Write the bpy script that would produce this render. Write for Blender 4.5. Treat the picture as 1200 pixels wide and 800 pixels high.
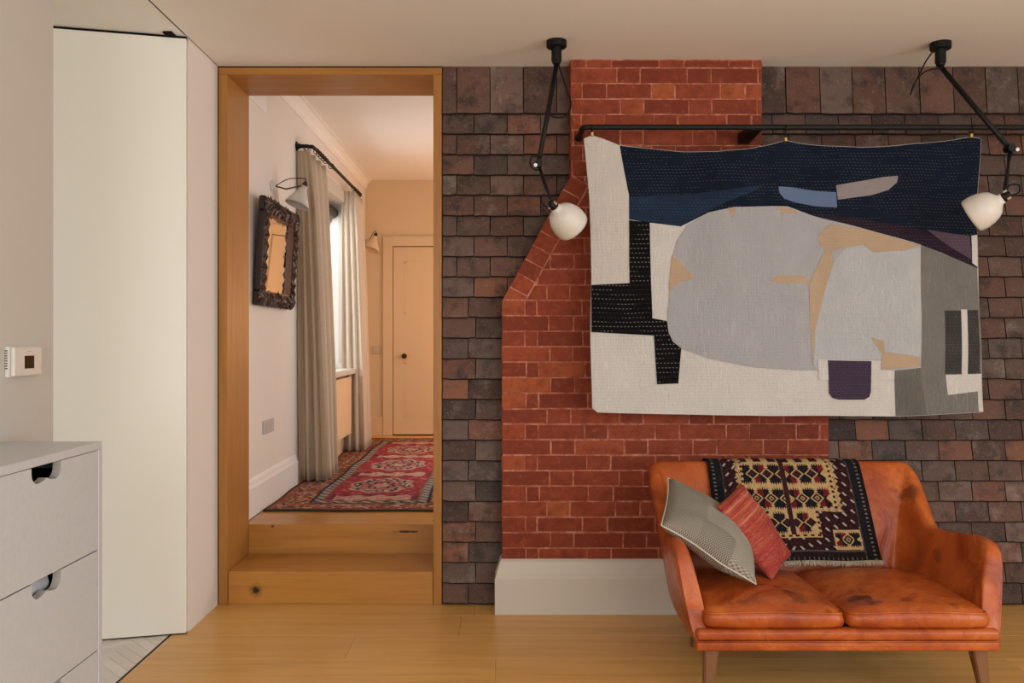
import bpy, bmesh, math, random
from mathutils import Vector, Matrix, noise
from mathutils.geometry import delaunay_2d_cdt
random.seed(7)
for o in list(bpy.data.objects): bpy.data.objects.remove(o, do_unlink=True)
SC = bpy.context.scene
COL = SC.collection
# ------------------------------------------------------------------ camera
F, CX, CY, H = 989.0, 589.0, 397.0, 1.352      # focal length in px (1200 wide), principal point, eye height
cam = bpy.data.cameras.new('camera'); camo = bpy.data.objects.new('camera', cam); COL.objects.link(camo)
camo.location = (0, 0, H); camo.rotation_euler = (math.pi/2, 0, 0)
cam.sensor_width = 36.0; cam.sensor_fit = 'HORIZONTAL'; cam.lens = 36.0*F/1200
cam.shift_x = (600-CX)/1200; cam.shift_y = (CY-400)/1200
cam.clip_start = 0.05
SC.camera = camo
SC.view_settings.view_transform = 'Standard'; SC.view_settings.look = 'None'
SC.view_settings.gamma = 1.0; SC.view_settings.exposure = -0.40; SC.view_settings.use_curve_mapping = False
# ------------------------------------------------------------------ world and daylight
w = bpy.data.worlds.new('world'); SC.world = w; w.use_nodes = True
bg = w.node_tree.nodes['Background']; bg.inputs[0].default_value = (0.72, 0.82, 1.0, 1); bg.inputs[1].default_value = 0.8
def area(name, loc, rot, sx, sy, power, col):
    l = bpy.data.lights.new(name, 'AREA'); l.shape = 'RECTANGLE'; l.size = sx; l.size_y = sy
    l.energy = power; l.color = col
    o = bpy.data.objects.new(name, l); COL.objects.link(o); o.location = loc; o.rotation_euler = rot
    return o
R = math.radians
# tall garden windows behind the viewer, kitchen window, hall window
area('daylight_garden_windows', (2.2, -1.52, 1.62), (R(74), 0, 0), 2.9, 1.55, 84, (1.0, 0.985, 0.955))
area('daylight_side_window', (-0.72, -1.52, 1.62), (R(74), 0, 0), 1.2, 1.55, 52, (0.97, 0.985, 1.0))
area('daylight_right_window', (4.17, 0.55, 1.25), (0, R(82), 0), 1.7, 2.3, 88, (0.93, 0.965, 1.0))
area('daylight_kitchen_window', (-2.9, 0.05, 1.45), (R(72), 0, 0), 1.8, 1.7, 31, (1.0, 0.97, 0.90))
area('daylight_hall_window', (-1.93, 7.0, 1.75), (0, R(-62), 0), 1.7, 1.4, 36, (0.97, 0.98, 1.0))
area('daylight_hall_right_window', (1.07, 6.5, 1.70), (0, R(84), 0), 1.5, 1.5, 31, (0.95, 0.975, 1.0))
def point(name, loc, power, col, r=0.12):
    l = bpy.data.lights.new(name, 'POINT'); l.energy = power; l.color = col; l.shadow_soft_size = r
    o = bpy.data.objects.new(name, l); COL.objects.link(o); o.location = loc; return o
point('hall_warm_fill', (0.45, 8.15, 1.55), 36, (1.0, 0.54, 0.22), 0.2)  # warm fill light added out of view, no lamp fitting there

# ------------------------------------------------------------------ helpers
def P(px, py, d): return Vector(((px-CX)*d/F, d, H-(py-CY)*d/F))
def link(name, bm, mats, parent=None, smooth=False):
    me = bpy.data.meshes.new(name)
    bmesh.ops.recalc_face_normals(bm, faces=bm.faces[:])
    bm.to_mesh(me); bm.free()
    return linkme(name, me, mats, parent, smooth)
def linkme(name, me, mats, parent=None, smooth=False):
    if not isinstance(mats, (list, tuple)): mats = [mats]
    for m in mats: me.materials.append(m)
    if smooth:
        me.polygons.foreach_set('use_smooth', [True]*len(me.polygons))
    o = bpy.data.objects.new(name, me); COL.objects.link(o)
    if parent is not None: o.parent = parent
    return o
def inst(name, me, parent=None, loc=(0, 0, 0), rot=(0, 0, 0)):
    o = bpy.data.objects.new(name, me); COL.objects.link(o); o.location = loc; o.rotation_euler = rot
    if parent is not None: o.parent = parent
    return o
def thing(name, label, cat, group=None):
    o = bpy.data.objects.new(name, None); COL.objects.link(o); o.empty_display_size = 0.1
    return tag(o, label, cat, group)
def tag(o, label, cat, group=None):
    o['label'] = label; o['category'] = cat
    if group: o['group'] = group
    return o
def struct(o, label, cat='room'):
    o['kind'] = 'structure'; o['label'] = label; o['category'] = cat; return o
def at(o, loc):      # place an empty at the base of its thing, children keep world coordinates
    o.location = loc
    for c in o.children: c.matrix_parent_inverse = Matrix.Translation(Vector(loc)).inverted()
    return o
def box(bm, x0, x1, y0, y1, z0, z1, bev=0, seg=1):
    vs = [bm.verts.new(p) for p in ((x0,y0,z0),(x1,y0,z0),(x1,y1,z0),(x0,y1,z0),(x0,y0,z1),(x1,y0,z1),(x1,y1,z1),(x0,y1,z1))]
    fs = [bm.faces.new([vs[i] for i in f]) for f in ((0,3,2,1),(4,5,6,7),(0,1,5,4),(1,2,6,5),(2,3,7,6),(3,0,4,7))]
    if bev:
        es = list({e for f in fs for e in f.edges})
        bmesh.ops.bevel(bm, geom=es, offset=bev, segments=seg, affect='EDGES', profile=0.5)
    return vs
def B(*a, **k):
    bm = bmesh.new(); box(bm, *a, **k); return bm
def tube(bm, pts, r, seg=10, closed=False, caps=True):
    pts = [Vector(p) for p in pts]; n = len(pts); rings = []
    up = None
    for i, p in enumerate(pts):
        a = pts[(i-1) % n] if (closed or i > 0) else p
        b = pts[(i+1) % n] if (closed or i < n-1) else p
        t = (b-a).normalized()
        if up is None:
            up = t.orthogonal().normalized()
        else:
            up = (up - t*up.dot(t)).normalized()
        s = t.cross(up)
        rr = r[i] if isinstance(r, (list, tuple)) else r
        rings.append([bm.verts.new(p + (up*math.cos(k*2*math.pi/seg) + s*math.sin(k*2*math.pi/seg))*rr) for k in range(seg)])
    m = n if closed else n-1
    for i in range(m):
        a, b = rings[i], rings[(i+1) % n]
        for k in range(seg):
            bm.faces.new((a[k], a[(k+1) % seg], b[(k+1) % seg], b[k]))
    if caps and not closed:
        bm.faces.new(rings[0][::-1]); bm.faces.new(rings[-1])
    return rings
def lathe(bm, prof, origin, axis, seg=24, close=False):
    """prof: list of (distance along axis, radius)"""
    ax = Vector(axis).normalized(); u = ax.orthogonal().normalized(); v = ax.cross(u); o = Vector(origin)
    rings = []
    for t, r in prof:
        if r < 1e-5: rings.append([bm.verts.new(o+ax*t)])
        else: rings.append([bm.verts.new(o+ax*t+(u*math.cos(k*2*math.pi/seg)+v*math.sin(k*2*math.pi/seg))*r) for k in range(seg)])
    pairs = list(zip(rings, rings[1:]))
    if close: pairs.append((rings[-1], rings[0]))
    for a, b in pairs:
        for k in range(seg):
            q = (k+1) % seg
            if len(a) == 1 and len(b) == 1: continue
            if len(a) == 1: bm.faces.new((a[0], b[q], b[k]))
            elif len(b) == 1: bm.faces.new((a[k], a[q], b[0]))
            else: bm.faces.new((a[k], a[q], b[q], b[k]))
def prism(bm, poly, y0, y1, ax='y'):
    """extrude a (possibly concave) 2-D polygon; ax = extrusion axis; poly in the other two axes"""
    def mk(a, b, c):
        return {'y': (a, c, b), 'x': (c, a, b), 'z': (a, b, c)}[ax]
    f = [bm.verts.new(mk(a, b, y0)) for a, b in poly]; g = [bm.verts.new(mk(a, b, y1)) for a, b in poly]
    n = len(poly)
    for i in range(n): bm.faces.new((f[i], f[(i+1) % n], g[(i+1) % n], g[i]))
    if n <= 4:
        bm.faces.new(f[::-1]); bm.faces.new(g)
    else:
        r = delaunay_2d_cdt([Vector(p) for p in poly], [(i, (i+1) % n) for i in range(n)], [], 1, 1e-7)
        mp = [min(range(n), key=lambda i: (poly[i][0]-v[0])**2+(poly[i][1]-v[1])**2) for v in r[0]]
        for t in r[2]:
            t = [mp[i] for i in t]
            if len(set(t)) < 3: continue
            bm.faces.new([f[i] for i in t][::-1]); bm.faces.new([g[i] for i in t])
def smooth_path(pts, sub=6, closed=False):
    pts = [Vector(p) for p in pts]; n = len(pts); out = []
    for i in range(n if closed else n-1):
        if closed: p0, p1, p2, p3 = pts[i-1], pts[i], pts[(i+1) % n], pts[(i+2) % n]
        else: p0, p1, p2, p3 = pts[max(i-1, 0)], pts[i], pts[i+1], pts[min(i+2, n-1)]
        for k in range(sub):
            t = k/sub
            out.append(0.5*((2*p1)+(p2-p0)*t+(2*p0-5*p1+4*p2-p3)*t*t+(3*p1-p0-3*p2+p3)*t**3))
    if not closed: out.append(pts[-1])
    return out
def clip(poly, a, b, c):      # keep a*x+b*y >= c
    out = []; n = len(poly)
    for i in range(n):
        p, q = poly[i], poly[(i+1) % n]; dp, dq = a*p[0]+b*p[1]-c, a*q[0]+b*q[1]-c
        if dp >= 0: out.append(p)
        if (dp > 0 > dq) or (dp < 0 < dq):
            t = dp/(dp-dq); out.append((p[0]+(q[0]-p[0])*t, p[1]+(q[1]-p[1])*t))
    return out
def parea(p): return abs(sum(p[i][0]*p[(i+1) % len(p)][1]-p[(i+1) % len(p)][0]*p[i][1] for i in range(len(p))))/2

# ------------------------------------------------------------------ materials
class M:
    def __init__(s, name, rough=0.6, spec=0.5):
        s.m = bpy.data.materials.new(name); s.m.use_nodes = True; s.t = s.m.node_tree
        s.b = s.t.nodes['Principled BSDF']; s.b.inputs['Roughness'].default_value = rough
        s.b.inputs['Specular IOR Level'].default_value = spec
        s.tc = s.n('ShaderNodeTexCoord')
    def n(s, typ, **kw):
        x = s.t.nodes.new(typ)
        for k, v in kw.items():
            if k.startswith('i_'):
                x.inputs[int(k[2:])].default_value = v
            else: setattr(x, k, v)
        return x
    def l(s, a, b): s.t.links.new(a, b)
    def obj(s): return s.tc.outputs['Object']
    def map(s, src, scale=(1, 1, 1), loc=(0, 0, 0), rot=(0, 0, 0)):
        m = s.n('ShaderNodeMapping'); s.l(src, m.inputs[0])
        m.inputs['Location'].default_value = loc; m.inputs['Rotation'].default_value = rot; m.inputs['Scale'].default_value = scale
        return m.outputs[0]
    def noise(s, src, scale, detail=4, rough=0.55, dist=0.0):
        x = s.n('ShaderNodeTexNoise'); s.l(src, x.inputs['Vector'])
        x.inputs['Scale'].default_value = scale; x.inputs['Detail'].default_value = detail
        x.inputs['Roughness'].default_value = rough; x.inputs['Distortion'].default_value = dist
        return x.outputs[0]
    def ramp(s, src, stops):
        x = s.n('ShaderNodeValToRGB'); s.l(src, x.inputs[0]); e = x.color_ramp.elements
        while len(e) < len(stops): e.new(0.5)
        for q, (p, c) in zip(e, stops):
            q.position = p; q.color = (*c, 1) if len(c) == 3 else c
        return x.outputs[0]
    def mix(s, fac, a, b, mode='MIX'):
        x = s.n('ShaderNodeMix', data_type='RGBA', blend_type=mode)
        for src, k in ((fac, 0), (a, 6), (b, 7)):
            if isinstance(src, (int, float)): x.inputs[k].default_value = src
            elif isinstance(src, tuple): x.inputs[k].default_value = (*src, 1)
            else: s.l(src, x.inputs[k])
        return x.outputs[2]
    def math(s, op, a, b=None):
        x = s.n('ShaderNodeMath', operation=op)
        for src, k in ((a, 0), (b, 1)):
            if src is None: continue
            if isinstance(src, (int, float)): x.inputs[k].default_value = src
            else: s.l(src, x.inputs[k])
        return x.outputs[0]
    def sep(s, src):
        x = s.n('ShaderNodeSeparateXYZ'); s.l(src, x.inputs[0]); return x.outputs
    def rnd(s):
        return s.n('ShaderNodeObjectInfo').outputs['Random']
    def shifted(s, k=37.0):      # object coordinates shifted by the object's random number
        r = s.rnd(); v = s.n('ShaderNodeVectorMath', operation='ADD'); c = s.n('ShaderNodeCombineXYZ')
        for i in range(3): s.l(s.math('MULTIPLY', r, k*(i+1)), c.inputs[i])
        s.l(s.obj(), v.inputs[0]); s.l(c.outputs[0], v.inputs[1]); return v.outputs[0]
    def blob(s, centre, radius, wob=0.4, nscale=25, soft=0.35, squash=(1, 1, 1)):      # 0..1 stain around a point of the object
        d = s.n('ShaderNodeVectorMath', operation='DISTANCE'); s.l(s.map(s.obj(), squash), d.inputs[0]); d.inputs[1].default_value = tuple(a*b for a, b in zip(centre, squash))
        nz = s.noise(s.obj(), nscale, 4)
        v = s.math('ADD', s.math('DIVIDE', d.outputs['Value'], radius), s.math('MULTIPLY', s.math('SUBTRACT', nz, 0.5), wob*4))
        x = s.n('ShaderNodeMapRange'); s.l(v, x.inputs[0]); x.inputs[1].default_value = 1.0; x.inputs[2].default_value = 1.0-soft*2
        return x.outputs[0]
    def col(s, c):
        if isinstance(c, tuple): s.b.inputs['Base Color'].default_value = (*c, 1)
        else: s.l(c, s.b.inputs['Base Color'])
        return s
    def rough(s, r): s.l(r, s.b.inputs['Roughness']); return s
    def bump(s, h, strength=0.3, dist=0.01):
        x = s.n('ShaderNodeBump'); s.l(h, x.inputs['Height']); x.inputs['Strength'].default_value = strength; x.inputs['Distance'].default_value = dist
        if s.b.inputs['Normal'].links: s.l(s.b.inputs['Normal'].links[0].from_socket, x.inputs['Normal'])
        s.l(x.outputs[0], s.b.inputs['Normal']); return s

def paint(name, c, rough=0.75, var=0.04, bump=0.05):
    m = M(name, rough, 0.35)
    n = m.noise(m.obj(), 1.3, 3)
    m.col(m.mix(n, tuple(x*(1-var) for x in c), tuple(min(1, x*(1+var)) for x in c)))
    m.bump(m.noise(m.obj(), 160, 2), bump, 0.002)
    return m.m
def plain(name, c, rough=0.5, metal=0.0, spec=0.5):
    m = M(name, rough, spec); n = m.noise(m.obj(), 60, 3)
    m.col(m.mix(n, tuple(x*0.92 for x in c), tuple(min(1, x*1.06) for x in c)))
    m.b.inputs['Metallic'].default_value = metal
    return m.m
def oak(name, base, axis=0, knots=(), rough=0.42, rnd=True, contrast=1.0, cracks=()):
    m = M(name, rough, 0.4)
    src = m.shifted() if rnd else m.obj()
    sc = [14, 14, 14]; sc[axis] = 0.9
    g = m.noise(m.map(src, tuple(sc)), 1.6, 6, 0.6, 0.6)
    sc2 = [110, 110, 110]; sc2[axis] = 3.0
    g2 = m.noise(m.map(src, tuple(sc2)), 1.0, 3, 0.6)
    d = tuple(x*y for x, y in zip(base, (0.78, 0.72, 0.64))); l = tuple(min(1, x*y) for x, y in zip(base, (1.10, 1.11, 1.14)))
    c = m.ramp(g, [(0.25, d), (0.52, base), (0.80, l)])
    c = m.mix(m.math('MULTIPLY', m.math('SUBTRACT', g2, 0.35), 0.40*contrast), c, tuple(x*0.55 for x in base))
    if rnd:
        c = m.mix(m.math('MULTIPLY', m.rnd(), 0.30), c, tuple(x*y for x, y in zip(base, (0.70, 0.62, 0.55))))
    for kc, kr in knots:
        c = m.mix(m.blob(kc, kr*1.9, 0.25, 40, 0.45), c, (0.20, 0.09, 0.025))
        c = m.mix(m.blob(kc, kr, 0.35, 60, 0.3), c, (0.022, 0.012, 0.006))
    for kc, kr in cracks:
        c = m.mix(m.blob(kc, kr, 0.5, 30, 0.25, (0.09, 1, 1)), c, (0.05, 0.022, 0.008))
    m.col(c); m.bump(g2, 0.10, 0.002)
    return m.m

MT = {}
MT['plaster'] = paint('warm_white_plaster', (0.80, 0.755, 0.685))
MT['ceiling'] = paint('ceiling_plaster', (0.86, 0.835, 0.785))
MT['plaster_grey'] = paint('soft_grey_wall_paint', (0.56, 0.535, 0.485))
MT['cream'] = paint('cream_door_paint', (0.82, 0.80, 0.725), 0.5, 0.015, 0.02)
MT['hallwall'] = paint('hall_wall_paint', (0.80, 0.735, 0.66))
MT['hallend'] = paint('hall_peach_paint', (0.75, 0.555, 0.345), 0.65)
MT['hallceil'] = paint('hall_ceiling_paint', (0.88, 0.835, 0.775))
MT['skirt'] = paint('skirting_paint', (0.60, 0.545, 0.475), 0.5, 0.01, 0.0)
MT['hallskirt'] = paint('hall_skirting_paint', (0.82, 0.79, 0.74), 0.5, 0.01, 0.0)
MT['white'] = plain('white_enamel', (0.68, 0.65, 0.59), 0.42)
MT['grey'] = plain('pale_grey_lacquer', (0.54, 0.565, 0.58), 0.45)
MT['greyply'] = plain('grey_cut_edge', (0.42, 0.40, 0.37), 0.6)
MT['dark'] = plain('dark_recess', (0.006, 0.005, 0.0045), 0.8, 0.0, 0.1)
MT['black'] = plain('black_steel', (0.006, 0.0058, 0.0055), 0.5, 0.0, 0.25)
MT['blackmatt'] = plain('black_cable', (0.006, 0.006, 0.006), 0.6, 0.0, 0.2)
MT['chrome'] = plain('bright_metal', (0.75, 0.74, 0.72), 0.25, 1.0)
MT['brass'] = plain('brass', (0.55, 0.38, 0.14), 0.35, 1.0)
MT['screen'] = plain('dark_screen', (0.02, 0.014, 0.006), 0.15)
OAKC = (0.56, 0.315, 0.105)
MT['floor'] = oak('oak_floor', (0.75, 0.425, 0.13), 0, rough=0.32)
MT['frame_v'] = oak('oak_frame_upright', (0.40, 0.175, 0.036), 2, rnd=False, contrast=0.5)
MT['frame_h'] = oak('oak_frame_head', (0.40, 0.175, 0.036), 0, rnd=False, contrast=0.5)
MT['step'] = oak('oak_step', (0.48, 0.215, 0.045), 0, rough=0.3, knots=(((-1.258, 4.30, 0.072), 0.024), ((-1.27, 4.66, 0.318), 0.007)), cracks=(((-0.52, 4.66, 0.288), 0.0075),), contrast=1.7, rnd=False)
def m_tile():
    m = M('fired_clay_tile', 0.72, 0.35)
    src = m.shifted(); r = m.rnd()
    r2 = m.math('FRACT', m.math('MULTIPLY', r, 17.3)); r3 = m.math('FRACT', m.math('MULTIPLY', r, 91.7))
    base = m.ramp(r, [(0.0, (0.060, 0.035, 0.027)), (0.20, (0.125, 0.068, 0.050)), (0.36, (0.085, 0.062, 0.054)), (0.50, (0.185, 0.078, 0.050)),
                      (0.60, (0.115, 0.085, 0.074)), (0.74, (0.155, 0.112, 0.095)), (0.84, (0.100, 0.050, 0.036)), (0.93, (0.245, 0.098, 0.052)), (1.0, (0.28, 0.165, 0.115))])
    base.node.color_ramp.interpolation = 'CONSTANT'
    n = m.noise(src, 22, 5, 0.65, 0.4); n2 = m.noise(src, 95, 4, 0.6)
    c = m.mix(m.math('MULTIPLY', n, 0.75), base, m.mix(r2, (0.040, 0.026, 0.021), (0.19, 0.085, 0.055)))
    soot = m.ramp(m.noise(src, 11, 5, 0.6), [(0.50, (0, 0, 0)), (0.66, (1, 1, 1))])
    c = m.mix(m.math('MULTIPLY', soot, 0.72), c, (0.030, 0.022, 0.019))
    eff = m.ramp(m.noise(src, 9, 6, 0.72, 0.0), [(0.52, (0, 0, 0)), (0.74, (1, 1, 1))])
    c = m.mix(m.math('MULTIPLY', eff, m.math('MULTIPLY', m.math('POWER', r3, 2.0), 0.60)), c, (0.36, 0.30, 0.255))
    c = m.mix(m.math('MULTIPLY', m.math('GREATER_THAN', n2, 0.62), 0.35), c, (0.26, 0.19, 0.15))
    m.col(c); m.bump(m.math('ADD', n, m.math('MULTIPLY', n2, 0.6)), 0.55, 0.004)
    return m.m
def m_brick():
    m = M('red_brick', 0.78, 0.25)
    src = m.shifted(); r = m.rnd()
    base = m.ramp(r, [(0.0, (0.185, 0.036, 0.017)), (0.30, (0.240, 0.046, 0.020)), (0.70, (0.280, 0.056, 0.023)), (0.92, (0.315, 0.068, 0.027)), (1.0, (0.42, 0.115, 0.036))])
    n = m.noise(src, 17, 5, 0.6, 0.0); n2 = m.noise(src, 110, 5, 0.7)
    c = m.mix(m.ramp(n, [(0.42, (0, 0, 0)), (0.68, (0.7, 0.7, 0.7))]), base, (0.155, 0.030, 0.016))
    c = m.mix(m.ramp(m.noise(src, 30, 5, 0.7, 0.0), [(0.54, (0, 0, 0)), (0.78, (0.6, 0.6, 0.6))]), c, (0.44, 0.105, 0.045))
    c = m.mix(m.ramp(m.noise(src, 60, 5, 0.75), [(0.64, (0, 0, 0)), (0.76, (0.5, 0.5, 0.5))]), c, (0.55, 0.26, 0.17))
    m.col(c); m.bump(m.math('ADD', n, m.math('MULTIPLY', n2, 0.8)), 0.6, 0.004)
    return m.m
MT['tile_edge'] = plain('shaded_tile_edge', (0.022, 0.015, 0.012), 0.9, 0.0, 0.1); MT['tile'] = m_tile(); MT['brick'] = m_brick()  # near-black tile edges: the shadow lines under each course, put into the colour
def m_mortar():
    m = M('pink_mortar', 0.9, 0.2); n = m.noise(m.obj(), 24, 5, 0.7); n2 = m.noise(m.obj(), 180, 3)
    m.col(m.ramp(n, [(0.30, (0.22, 0.050, 0.026)), (0.48, (0.40, 0.125, 0.075)), (0.66, (0.55, 0.25, 0.165))]))
    m.bump(n2, 0.5, 0.003); return m.m
MT['mortar'] = m_mortar()
def m_marble():
    m = M('pale_stone', 0.35, 0.5); r = m.rnd(); n = m.noise(m.shifted(), 12, 5, 0.6, 0.5)
    c = m.mix(n, (0.76, 0.71, 0.65), (0.84, 0.80, 0.75)); c = m.mix(m.math('MULTIPLY', r, 0.75), c, (0.66, 0.585, 0.53))
    m.col(c); return m.m
MT['marble'] = m_marble()
def m_leather(name='tan_leather', stains=(), rough=0.30):
    m = M(name, rough, 0.28)
    n = m.noise(m.obj(), 4.5, 5, 0.6, 0.8); n2 = m.noise(m.map(m.obj(), (1, 1, 1)), 17, 5, 0.65, 1.2)
    c = m.ramp(n, [(0.30, (0.25, 0.040, 0.010)), (0.5, (0.40, 0.083, 0.016)), (0.70, (0.54, 0.140, 0.027))])
    c = m.mix(m.ramp(n2, [(0.52, (0, 0, 0)), (0.72, (0.6, 0.6, 0.6))]), c, (0.24, 0.038, 0.010))
    for p, r, k in stains:
        c = m.mix(m.math('MULTIPLY', m.blob(p, r, 0.75, 15, 0.25), k), c, (0.075, 0.015, 0.007))
    m.col(c)
    v = m.n('ShaderNodeTexVoronoi'); m.l(m.obj(), v.inputs[0]); v.inputs['Scale'].default_value = 210
    m.bump(v.outputs['Distance'], 0.10, 0.001)
    m.bump(m.noise(m.map(m.obj(), (1, 1, 1)), 4.5, 4, 0.55, 1.0), 0.40, 0.03)
    m.bump(m.noise(m.map(m.obj(), (1, 1, 1)), 26, 4, 0.6, 0.5), 0.16, 0.006)
    rr = m.n('ShaderNodeMapRange'); m.l(n2, rr.inputs[0]); rr.inputs[3].default_value = rough-0.07; rr.inputs[4].default_value = rough+0.08
    m.rough(rr.outputs[0]); return m.m
def m_cloth(name, c, weave=700, rough=0.9, wr=(26, 26, 3), wstr=0.5, var=0.10, stitch=None, sstep=0.0145):
    """quilt cloth in world metres (x across, z up); stitch = colour of running stitches"""
    m = M(name, rough, 0.04)
    n = m.noise(m.obj(), 7, 4, 0.6)
    col = m.mix(n, tuple(x*(1-var) for x in c), tuple(min(1, x*(1+var)) for x in c))
    xyz = m.sep(m.obj())
    wob = m.noise(m.map(m.obj(), (3, 3, 3)), 1.0, 2)
    zz = m.math('ADD', xyz[2], m.math('MULTIPLY', wob, 0.02))
    row = m.math('DIVIDE', zz, sstep); fr = m.math('FRACT', row); idx = m.math('FLOOR', row)
    groove = m.math('ABSOLUTE', m.math('SUBTRACT', fr, 0.5))
    h = m.math('SINE', m.math('MULTIPLY', groove, 3.14))
    if stitch:
        rowm = m.math('LESS_THAN', fr, 0.15)
        jj = m.math('FRACT', m.math('ADD', m.math('DIVIDE', xyz[0], 0.017), m.math('MULTIPLY', m.math('FRACT', m.math('MULTIPLY', idx, 0.37)), 1.0)))
        brk = m.math('GREATER_THAN', m.noise(m.map(m.obj(), (9, 9, 30)), 1.0, 3), 0.46)
        mask = m.math('MULTIPLY', m.math('MULTIPLY', rowm, m.math('LESS_THAN', jj, 0.45)), m.math('ADD', m.math('MULTIPLY', brk, 0.5), 0.08))
        col = m.mix(mask, col, stitch)
    m.col(col)
    m.bump(h, 0.22, 0.004)
    m.bump(m.noise(m.map(m.obj(), wr), 1.5, 5, 0.7, 1.2), wstr, 0.055)
    return m.m
QB = m_cloth('quilt_white', (0.66, 0.640, 0.605), wr=(60, 20, 8), wstr=0.55)
QC = {
 'warm': m_cloth('quilt_warm_white', (0.65, 0.610, 0.56), wr=(70, 20, 5), wstr=0.55),
 'navy': m_cloth('quilt_navy', (0.0095, 0.0140, 0.0255), wr=(12, 20, 40), wstr=0.4, var=0.35, stitch=(0.13, 0.15, 0.18)),
 'navy2': m_cloth('quilt_mid_navy', (0.017, 0.030, 0.060), wr=(6, 20, 60), wstr=0.4, var=0.35, stitch=(0.10, 0.13, 0.19)),
 'blue': m_cloth('quilt_denim_blue', (0.115, 0.165, 0.275), wr=(20, 20, 40), wstr=0.3),
 'mauve': m_cloth('quilt_mauve', (0.265, 0.235, 0.235), wr=(20, 20, 30), wstr=0.4),
 'aubergine': m_cloth('quilt_aubergine', (0.026, 0.017, 0.027), wr=(12, 20, 40), wstr=0.4, stitch=(0.12, 0.10, 0.13)),
 'purple': m_cloth('quilt_dusty_purple', (0.095, 0.062, 0.088), wr=(20, 20, 40), wstr=0.4, stitch=(0.2, 0.17, 0.2)),
 'plum': m_cloth('quilt_plum', (0.060, 0.043, 0.072), wr=(30, 20, 30), wstr=0.5, stitch=(0.14, 0.12, 0.16)),
 'blob': m_cloth('quilt_pale_grey', (0.445, 0.452, 0.470), wr=(70, 20, 7), wstr=0.6),
 'pale': m_cloth('quilt_pale_blue_grey', (0.520, 0.540, 0.560), wr=(60, 20, 9), wstr=0.6),
 'tan': m_cloth('quilt_tan', (0.45, 0.335, 0.23), wr=(60, 20, 9), wstr=0.4),
 'black': m_cloth('quilt_black', (0.0075, 0.0072, 0.0075), wr=(20, 20, 40), wstr=0.4, stitch=(0.32, 0.31, 0.29), sstep=0.0215),
 'grey': m_cloth('quilt_grey', (0.245, 0.235, 0.215), wr=(60, 20, 10), wstr=0.7, var=0.14),
 'grey2': m_cloth('quilt_mid_grey', (0.215, 0.208, 0.195), wr=(60, 20, 10), wstr=0.8, var=0.2),
 'char': m_cloth('quilt_charcoal', (0.085, 0.083, 0.078), wr=(60, 20, 20), wstr=0.8, var=0.5, stitch=(0.22, 0.21, 0.2)),
 'white': QB,
}
def m_linen(name, c, sc=(0.6, 0.6, 0.6)):
    m = M(name, 0.92, 0.15)
    n = m.noise(m.map(m.obj(), (90, 90, 3)), 1.0, 3); n2 = m.noise(m.map(m.obj(), (3, 3, 140)), 1.0, 3)
    m.col(m.mix(m.math('MULTIPLY', m.math('ADD', n, n2), 0.5), tuple(x*0.80 for x in c), tuple(min(1, x*1.15) for x in c)))
    m.b.inputs['Transmission Weight'].default_value = 0.0
    m.bump(n2, 0.1, 0.001); return m.m
MT['linen'] = m_linen('linen_curtain_shaded', (0.56, 0.445, 0.325))  # near curtain: its backlit shade is put into a darker linen colour
MT['linen_far'] = m_linen('linen_curtain_lit', (0.66, 0.55, 0.42))  # same linen made paler, window light put into the colour
def m_attr(name, rough=0.95, b=0.6, sc=420):
    m = M(name, rough, 0.1); a = m.n('ShaderNodeAttribute', attribute_name='pattern')
    n = m.noise(m.obj(), sc, 3)
    m.col(m.mix(m.math('MULTIPLY', n, 0.35), a.outputs['Color'], (0.02, 0.012, 0.01))); m.bump(n, b, 0.003); return m.m
MT['carpet'] = m_attr('knotted_wool_pattern'); MT['throw'] = m_attr('knotted_throw_pattern')

# ================================================================== STRUCTURE
D = 4.30            # back wall plane (average tile face)
CHY = 4.187         # chimney brick face
CEIL = 2.739
XL = -1.45          # left side of the room
HZ = 0.327          # hall floor level
# ---- oak floor, one object per board
fl = struct(link('floor', B(-1.515, 4.2, -1.6, 4.66, -0.12, -0.020), MT['dark']), 'honey coloured wide oak board floor of the living room', 'floor')
rows = []; yb = 4.127+0.28
while yb > -1.6: rows.append(yb); yb -= 0.28
starts = {0: -0.14, 1: -0.20, 2: -0.669, 3: -0.03, 4: -1.1, 5: 0.5}
for i, y1 in enumerate(rows):
    y0 = max(y1-0.28, -1.6); y1c = min(y1, 4.31)
    s = starts.get(i, random.uniform(-1.2, 0.6)); L = 2.15
    xs = [s+k*L for k in range(-2, 4)]
    for a, b in zip(xs, xs[1:]):
        a, b = max(a, -1.512), min(b, 4.2)
        if b-a < 0.05: continue
        cxm, cym = (a+b)/2, (y0+y1c)/2
        g = 0.0004
        bm = B(a-cxm+g, b-cxm-g, y0-cym+g, y1c-cym-g, -0.020, 0.0, bev=0.0006)
        o = link('floor_board', bm, MT['floor'], fl); o.location = (cxm, cym, 0)
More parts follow.
